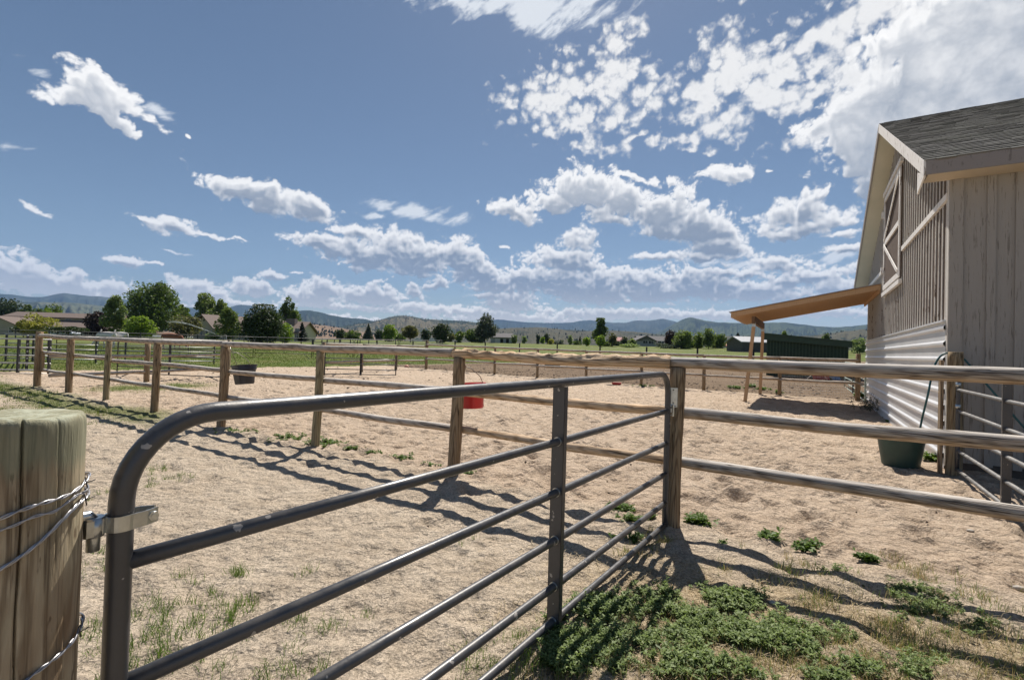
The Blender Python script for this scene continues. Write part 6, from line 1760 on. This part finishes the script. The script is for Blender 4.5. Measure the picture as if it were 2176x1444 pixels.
def pasture():
    rng = np.random.default_rng(21); n = 260000
    D = 12 + 50 * rng.uniform(0, 1, n) ** 1.15; a = np.radians(rng.uniform(-52, 52, n)); x = D * np.sin(a); y = D * np.cos(a)
    g_ = ground_masks(x, y)['grass']; k = rng.uniform(0, 1, n) < g_ * 1.05 - .1
    x, y, D = x[k], y[k], D[k]; P = np.stack([x, y, ground_z(x, y) - .01], 1)
    h = rng.uniform(.03, .10, len(x)) * (1 + .4 * fbm1(x, y, 5, .4)) * np.where(D < 16, .7, 1.0); w = D * .00030 * rng.uniform(.7, 1.5, len(x))
    blade_obj('pasture_grass', 'green grass of the pasture beyond the pens', 'grass', P, h, w, G_PAST, rng)
    n = 60000; s_ = rng.uniform(5.5, 27, n); t_ = rng.normal(-.75, .75, n); x = FA[0] + FU[0] * s_ + FN[0] * t_; y = FA[1] + FU[1] * s_ + FN[1] * t_
    g_ = ground_masks(x, y)['grass']; k = rng.uniform(0, 1, n) < g_ * 1.3 - .25; x, y = x[k], y[k]; D = np.hypot(x, y)
    P = np.stack([x, y, ground_z(x, y) - .005], 1)
    blade_obj('fence_line_grass', 'short yellow-green grass strip along the foot of the log fence at left', 'grass', P, rng.uniform(.02, .065, len(x)), D * .00022 * rng.uniform(.7, 1.5, len(x)), G_PAST, rng, .9)
pasture()
def tufts(rng, centers, rad, n, hr, wr, zs=0.0):
    x = np.repeat([c[0] for c in centers], n) + rng.normal(0, 1, n * len(centers)) * np.repeat(rad, n)
    y = np.repeat([c[1] for c in centers], n) + rng.normal(0, 1, n * len(centers)) * np.repeat(rad, n)
    P = np.stack([x, y, ground_z(x, y) - .012], 1)
    return P, rng.uniform(hr[0], hr[1], len(x)), rng.uniform(wr[0], wr[1], len(x))
def foreground_grass():
    rng = np.random.default_rng(31)
    # loose green tufts on the pale path at left
    C = []; rad = []
    for (px, py, k, r) in ((215, 1220, 10, .10), (230, 1330, 12, .10), (250, 1410, 9, .08), (200, 1180, 6, .06), (370, 1280, 14, .13), (420, 1320, 10, .10), (345, 1390, 12, .08), (480, 1310, 6, .08), (500, 1220, 5, .045), (640, 1330, 6, .05),
                           (690, 1330, 4, .05), (580, 1430, 6, .05), (330, 1000, 5, .08), (375, 1015, 8, .07), (320, 1030, 4, .06), (215, 1050, 5, .05), (200, 1110, 5, .05), (205, 900, 3, .08), (385, 915, 3, .1), (540, 1300, 6, .1), (450, 1260, 5, .1),
                           (620, 1200, 2, .1), (760, 1340, 2, .1), (640, 1440, 5, .06), (1010, 1120, 2, .12), (430, 1440, 4, .08), (190, 1400, 9, .08), (1060, 1400, 14, .10), (1100, 1380, 10, .08), (1120, 1340, 6, .06), (1000, 1430, 6, .05), (1070, 1440, 10, .07)):
        p = gp(px, py)
        for _ in range(k):
            C.append((p.x + rng.normal(0, r), p.y + rng.normal(0, r * 1.3))); rad.append(rng.uniform(.012, .035))
    P, h, w = tufts(rng, C, rad, 20, (.025, .10), (.0011, .0022))
    blade_obj('path_grass', 'thin green grass sprouting from the pale path at the left', 'grass', P, h, w, G_GREEN, rng, .95)
    # dry and mixed grass under the big rails at right
    C = []; rad = []
    for (px, py, k, r) in ((1640, 1195, 14, .22), (1560, 1225, 5, .08), (1750, 1280, 20, .18), (1700, 1250, 10, .2), (1850, 1310, 16, .2), (1820, 1240, 5, .1), (1960, 1220, 8, .12), (2050, 1250, 10, .2), (2100, 1290, 12, .2), (1990, 1330, 14, .25), (2130, 1350, 16, .2),
                           (1900, 1370, 26, .2), (2000, 1400, 26, .2), (2100, 1420, 22, .2), (1750, 1370, 12, .15), (1850, 1420, 20, .15), (1480, 1420, 16, .1), (1380, 1310, 12, .14), (1500, 1340, 12, .14), (1600, 1390, 14, .14), (1420, 1380, 12, .12), (1350, 1430, 20, .12), (1250, 1400, 16, .1), (1180, 1430, 16, .1), (1560, 1430, 16, .12), (1400, 1130, 8, .06), (1385, 1160, 12, .08), (1360, 1180, 8, .06), (1420, 1155, 10, .05), (2150, 1440, 15, .15), (1700, 1430, 14, .12), (1860, 1180, 3, .1)):
        p = gp(px, py)
        for _ in range(k):
            C.append((p.x + rng.normal(0, r), p.y + rng.normal(0, r * .8))); rad.append(rng.uniform(.015, .05))
    P, h, w = tufts(rng, C, rad, 26, (.025, .10), (.0008, .0018))
    k = rng.uniform(0, 1, len(P)) < .62
    blade_obj('dry_grass', 'dry straw-coloured grass in the lower right foreground', 'grass', P[k], h[k], w[k], G_DRY, rng, 1.1)
    blade_obj('green_grass', 'short green grass mixed through the dry straw at lower right', 'grass', P[~k], h[~k], w[~k], G_GREEN, rng, .8)
    # straw litter lying flat
    n = 15000; x = rng.uniform(-.2, 4.6, n); y = rng.uniform(1.2, 3.9, n)
    st_m = ground_masks(x, y)['straw']; s_, t_ = st(x, y)
    k = (rng.uniform(0, 1, n) < .15 + st_m) & (t_ < -.5); x, y = x[k], y[k]; a = rng.uniform(0, 6.28, len(x)); L = rng.uniform(.008, .04, len(x)); w = rng.uniform(.0007, .0016, len(x))
    z = ground_z(x, y) + rng.uniform(.004, .02, len(x)); d = np.stack([np.cos(a), np.sin(a), rng.normal(0, .12, len(x))], 1) * L[:, None]; e = np.stack([-np.sin(a), np.cos(a), 0 * a], 1) * w[:, None]
    c = np.stack([x, y, z], 1); V = np.stack([c - d - e, c + d - e, c + d + e, c - d + e], 1).reshape(-1, 3)
    tag(link('straw_litter', np_mesh('straw_litter', V, np.arange(len(V)).reshape(-1, 4)), G_DRY), 'bits of straw lying on the sand at lower right', 'straw', kind='stuff')
foreground_grass()
def leafy(rng, centers, hgt, leaf_len, leaf_w, n_stem, n_leaf, lean=.5):
    """small weeds: stems with whorls of narrow leaves -> verts of folded leaves"""
    Vs = []
    for (x, y, sc) in centers:
        z = float(hg(x, y))
        for s in range(n_stem):
            a = rng.uniform(0, 6.28); ln = lean * rng.uniform(.1, 1); H = hgt * sc * rng.uniform(.5, 1)
            f = rng.uniform(.25, 1, n_leaf) ** .8
            base = np.array([x, y, z - .005]); d = np.array([math.cos(a) * ln, math.sin(a) * ln, 1.0])
            c = base + d[None] * (f * H)[:, None]
            ph = rng.uniform(0, 6.28, n_leaf); el = rng.uniform(-.1, .9, n_leaf)
            o = np.stack([np.cos(ph) * np.cos(el), np.sin(ph) * np.cos(el), np.sin(el)], 1)
            sd_ = np.stack([-np.sin(ph), np.cos(ph), rng.normal(0, .3, n_leaf)], 1)
            L = leaf_len * sc * rng.uniform(.6, 1.2, n_leaf)[:, None]; W = leaf_w * sc * rng.uniform(.7, 1.2, n_leaf)[:, None]
            mid = c + o * L * .5 - np.array([0, 0, 1]) * 0
            tip = c + o * L - np.array([[0, 0, 1]]) * L * .18
            Vs.append(np.stack([c, mid + sd_ * W + [0, 0, .002], tip, mid - sd_ * W + [0, 0, .002]], 1).reshape(-1, 3))
    return np.concatenate(Vs)
def weeds():
    rng = np.random.default_rng(41)
    # the broad mat in front of the gate
    C = []
    blobs = [(1400, 1290, 230, 55), (1240, 1350, 110, 60), (1520, 1330, 180, 70), (1330, 1390, 140, 50), (1600, 1400, 180, 50), (1480, 1400, 160, 50), (1700, 1420, 110, 30), (1560, 1275, 60, 22), (1210, 1400, 60, 40), (1270, 1300, 60, 35), (1640, 1370, 120, 50), (1780, 1432, 90, 24)]
    tot = 0
    while len(C) < 2500:
        bx, by, rx, ry = blobs[rng.integers(len(blobs))]
        q = rng.normal(0, .45, 2)
        if np.hypot(*q) > 1: continue
        p = gp(bx + q[0] * rx, by + q[1] * ry)
        if fbm(np.array([p.x * 4.0]), np.array([p.y * 4.0]), 3, 61)[0] < rng.uniform(-.22, .12): continue
        C.append((p.x, p.y, rng.uniform(.4, 1.25)))
    V = leafy(rng, C, .062, .026, .0042, 3, 14, 1.0)
    tag(link('weed_mat', np_mesh('weed_mat', V, np.arange(len(V)).reshape(-1, 4)), W_LEAF), 'dense mat of grey-green leafy weeds on the ground in front of the gate', 'weeds', kind='stuff')
    C = []
    for bx, by, rx, ry, n in ((1970, 1290, 80, 30, 110), (1930, 1255, 50, 16, 50), (1770, 1215, 30, 10, 20), (1760, 1345, 60, 25, 45), (1950, 1420, 60, 25, 60), (2080, 1330, 50, 20, 25), (1580, 1270, 30, 10, 20), (1650, 1150, 14, 10, 10)):
        for _ in range(n):
            p = gp(bx + rng.normal(0, .5) * rx, by + rng.normal(0, .5) * ry); C.append((p.x, p.y, rng.uniform(.5, 1)))
    V = leafy(rng, C, .06, .024, .004, 3, 12, .9)
    tag(link('weed_patches', np_mesh('weed_patches', V, np.arange(len(V)).reshape(-1, 4)), W_LEAF), 'scattered low grey-green weeds under the rails at right', 'weeds', kind='stuff')
    # single broad-leaved clumps one could count along the fence
    L = [(612, 936, .34, 22, 1.5, 'leafy green weed clump left of the square fence post'), (693, 948, .28, 22, 1.7, 'tall green weed clump at the right foot of the square fence post'), (746, 957, .07, 12, 1.2, 'small green weed clump second right of the square fence post'),
         (797, 966, .16, 14, 1.3, 'green weed clump third right of the square fence post'), (858, 976, .16, 13, 1.2, 'low spreading weed clump midway between the two middle posts'), (918, 992, .10, 8, 1.2, 'little weed just left of the red bucket post'),
         (985, 1010, .16, 12, 1.2, 'dark weed clump at the foot of the red bucket post'), (500, 920, .30, 20, 1.2, 'flat green weeds at the foot of the navy bucket post'),
         (1322, 1088, .12, 16, 1.5, 'green weed clump behind the gate, left of the latch post'), (1352, 1108, .12, 14, 1.4, 'green weed clump between the gate rails nearest the latch post'), (1345, 1150, .08, 8, 1.2, 'small weed under the gate near the latch post'),
         (1483, 1116, .11, 20, 1.6, 'leafy weed clump right of the latch post'), (1628, 1152, .07, 12, 1.7, 'upright little weed, second right of the latch post'), (1712, 1172, .06, 12, 1.5, 'broad-leaved weed, third right of the latch post'),
         (1845, 1193, .05, 10, 1.3, 'small weed, fourth right of the latch post'), (1535, 1160, .03, 4, 1.0, 'tiny weed sprig near the shadow right of the latch post'), (1890, 897, .12, 8, 1.2, 'low weed on the sand beside the metal skirting'), (1985, 980, .12, 22, 2.2, 'bright weeds growing between the green tub and the pale post'),
         (1565, 828, .35, 12, 2.6, 'weed clump left of the lean-to posts'), (1598, 826, .25, 12, 3.2, 'tall weed clump between the two lean-to posts'), (1655, 838, .1, 12, 2.8, 'weed clump at the foot of the far fence post right of the lean-to'), (1832, 846, .25, 14, 3.4, 'weeds at the far end post beside the barn corner'),
         (1620, 832, .25, 12, 2.8, 'weed clump just right of the lean-to posts'), (1368, 822, .4, 14, 1.8, 'low weeds at the foot of the far fence behind the latch')]
    for (px, py, r, n, sc, lb) in L:
        p = gp(px, py); C = [(p.x + rng.normal(0, r * .48), p.y + rng.normal(0, r * .36), sc * rng.uniform(.6, 1.1)) for _ in range(int(n * 1.6))]
        V = leafy(rng, C, .06, .030, .0085, 3, 9, .9)
        me = np_mesh('weed_clump', V - np.array(p), np.arange(len(V)).reshape(-1, 4))
        o = link('weed_clump', me, W_BR, None, Matrix.Translation(p)); tag(o, lb, 'weed', 'weed clumps along the fences')
    # tall dusty weed against the metal wall
    p = BP(7.4, .22); C = [(p.x + rng.normal(0, .22), p.y + rng.normal(0, .22), rng.uniform(.6, 1)) for _ in range(26)]
    V = leafy(rng, C, .62, .05, .012, 3, 26, .35); me = np_mesh('weed_bush', V - np.array(p), np.arange(len(V)).reshape(-1, 4))
    tag(link('weed_bush', me, LM['grey'], None, Matrix.Translation(p)), 'tall dusty grey weed against the white metal in the lean-to shade', 'weed')
weeds()
def clods():
    rng = np.random.default_rng(51); pts = []
    n = 1900
    s = rng.uniform(-4, 26, n); t_ = FAR_T + .3 + rng.uniform(0, 1, n) ** 1.6 * 14
    for a, b in zip(s, t_): p = FP(a, b); pts.append((p.x, p.y, rng.uniform(.015, .055) * (1 + (b < FAR_T + 5) * .3)))
    for a, b in zip(rng.uniform(0, 20, 260), rng.uniform(.5, FAR_T, 260)): p = FP(a, b); pts.append((p.x, p.y, rng.uniform(.012, .035)))
    for a, b in zip(rng.uniform(10, 26, 300), rng.uniform(5, 20, 300)): p = FP(a, b); pts.append((p.x, p.y, rng.uniform(.02, .07)))
    for a, b in zip(rng.uniform(-4, 3, 70), rng.uniform(-1.6, 3, 70)): p = FP(a, b); pts.append((p.x, p.y, rng.uniform(.006, .016)))
    V = []; F = []; n0 = 0
    th = np.arange(6) * np.pi / 3
    for x, y, r in pts:
        if math.hypot(x - BC[0], y - BC[1]) < 99 and ((np.array([x, y]) - BC) @ BL > -.1) and 0 < ((np.array([x, y]) - BC) @ BG) < GW: continue
        z = hgs(x, y); j = rng.uniform(.7, 1.3, (2, 6))
        lo = np.stack([x + np.cos(th) * r * j[0], y + np.sin(th) * r * j[0], np.full(6, z - .01)], 1); hi = np.stack([x + np.cos(th + .4) * r * .6 * j[1], y + np.sin(th + .4) * r * .6 * j[1], z + r * rng.uniform(.2, .5, 6)], 1)
        V += [lo, hi]; a = np.arange(6); b = (a + 1) % 6
        F.append(np.stack([a, b, b + 6, a + 6], 1) + n0); n0 += 12
    V = np.concatenate(V); Fq = np.concatenate(F); caps = np.stack([np.arange(6, 12) + 12 * k for k in range(n0 // 12)])
    me = np_mesh('clods', V, [Fq, caps])
    tag(link('manure_clods', me, simple('clod', (.03, .02, .014), (.085, .058, .038), 3, .95)), 'dark dirt clods and droppings scattered over the paddocks', 'clods', kind='stuff')
clods()
def stones():
    rng = np.random.default_rng(71); M_ = simple('pale_stone', (.40, .36, .31), (.52, .48, .42), 12, .8, bd=.004)
    for px, py, r, lb in ((2170, 1252, .030, 'white stone at the right edge of the picture in the straw'), (1640, 1281, .018, 'small tan stone lying in the lower rail shadow'), (2062, 1128, .020, 'pale stone on the sand below the side gate'), (1765, 1107, .014, 'small stone on the sand left of the low rail shadow')):
        p = gp(px, py); me = bpy.data.meshes.new('stone'); import bmesh
        bm = bmesh.new(); bmesh.ops.create_icosphere(bm, subdivisions=2, radius=r)
        for v in bm.verts:
            v.co *= 1 + .25 * math.sin(v.co.x * 90 + v.co.y * 70 + px); v.co.z *= .55; v.co.x *= 1.4
        bm.to_mesh(me); bm.free(); smooth(me)
        tag(link('stone', me, M_, None, Matrix.Translation(p + Vector((0, 0, r * .25)))), lb, 'stone', 'loose stones on the sand')
stones()
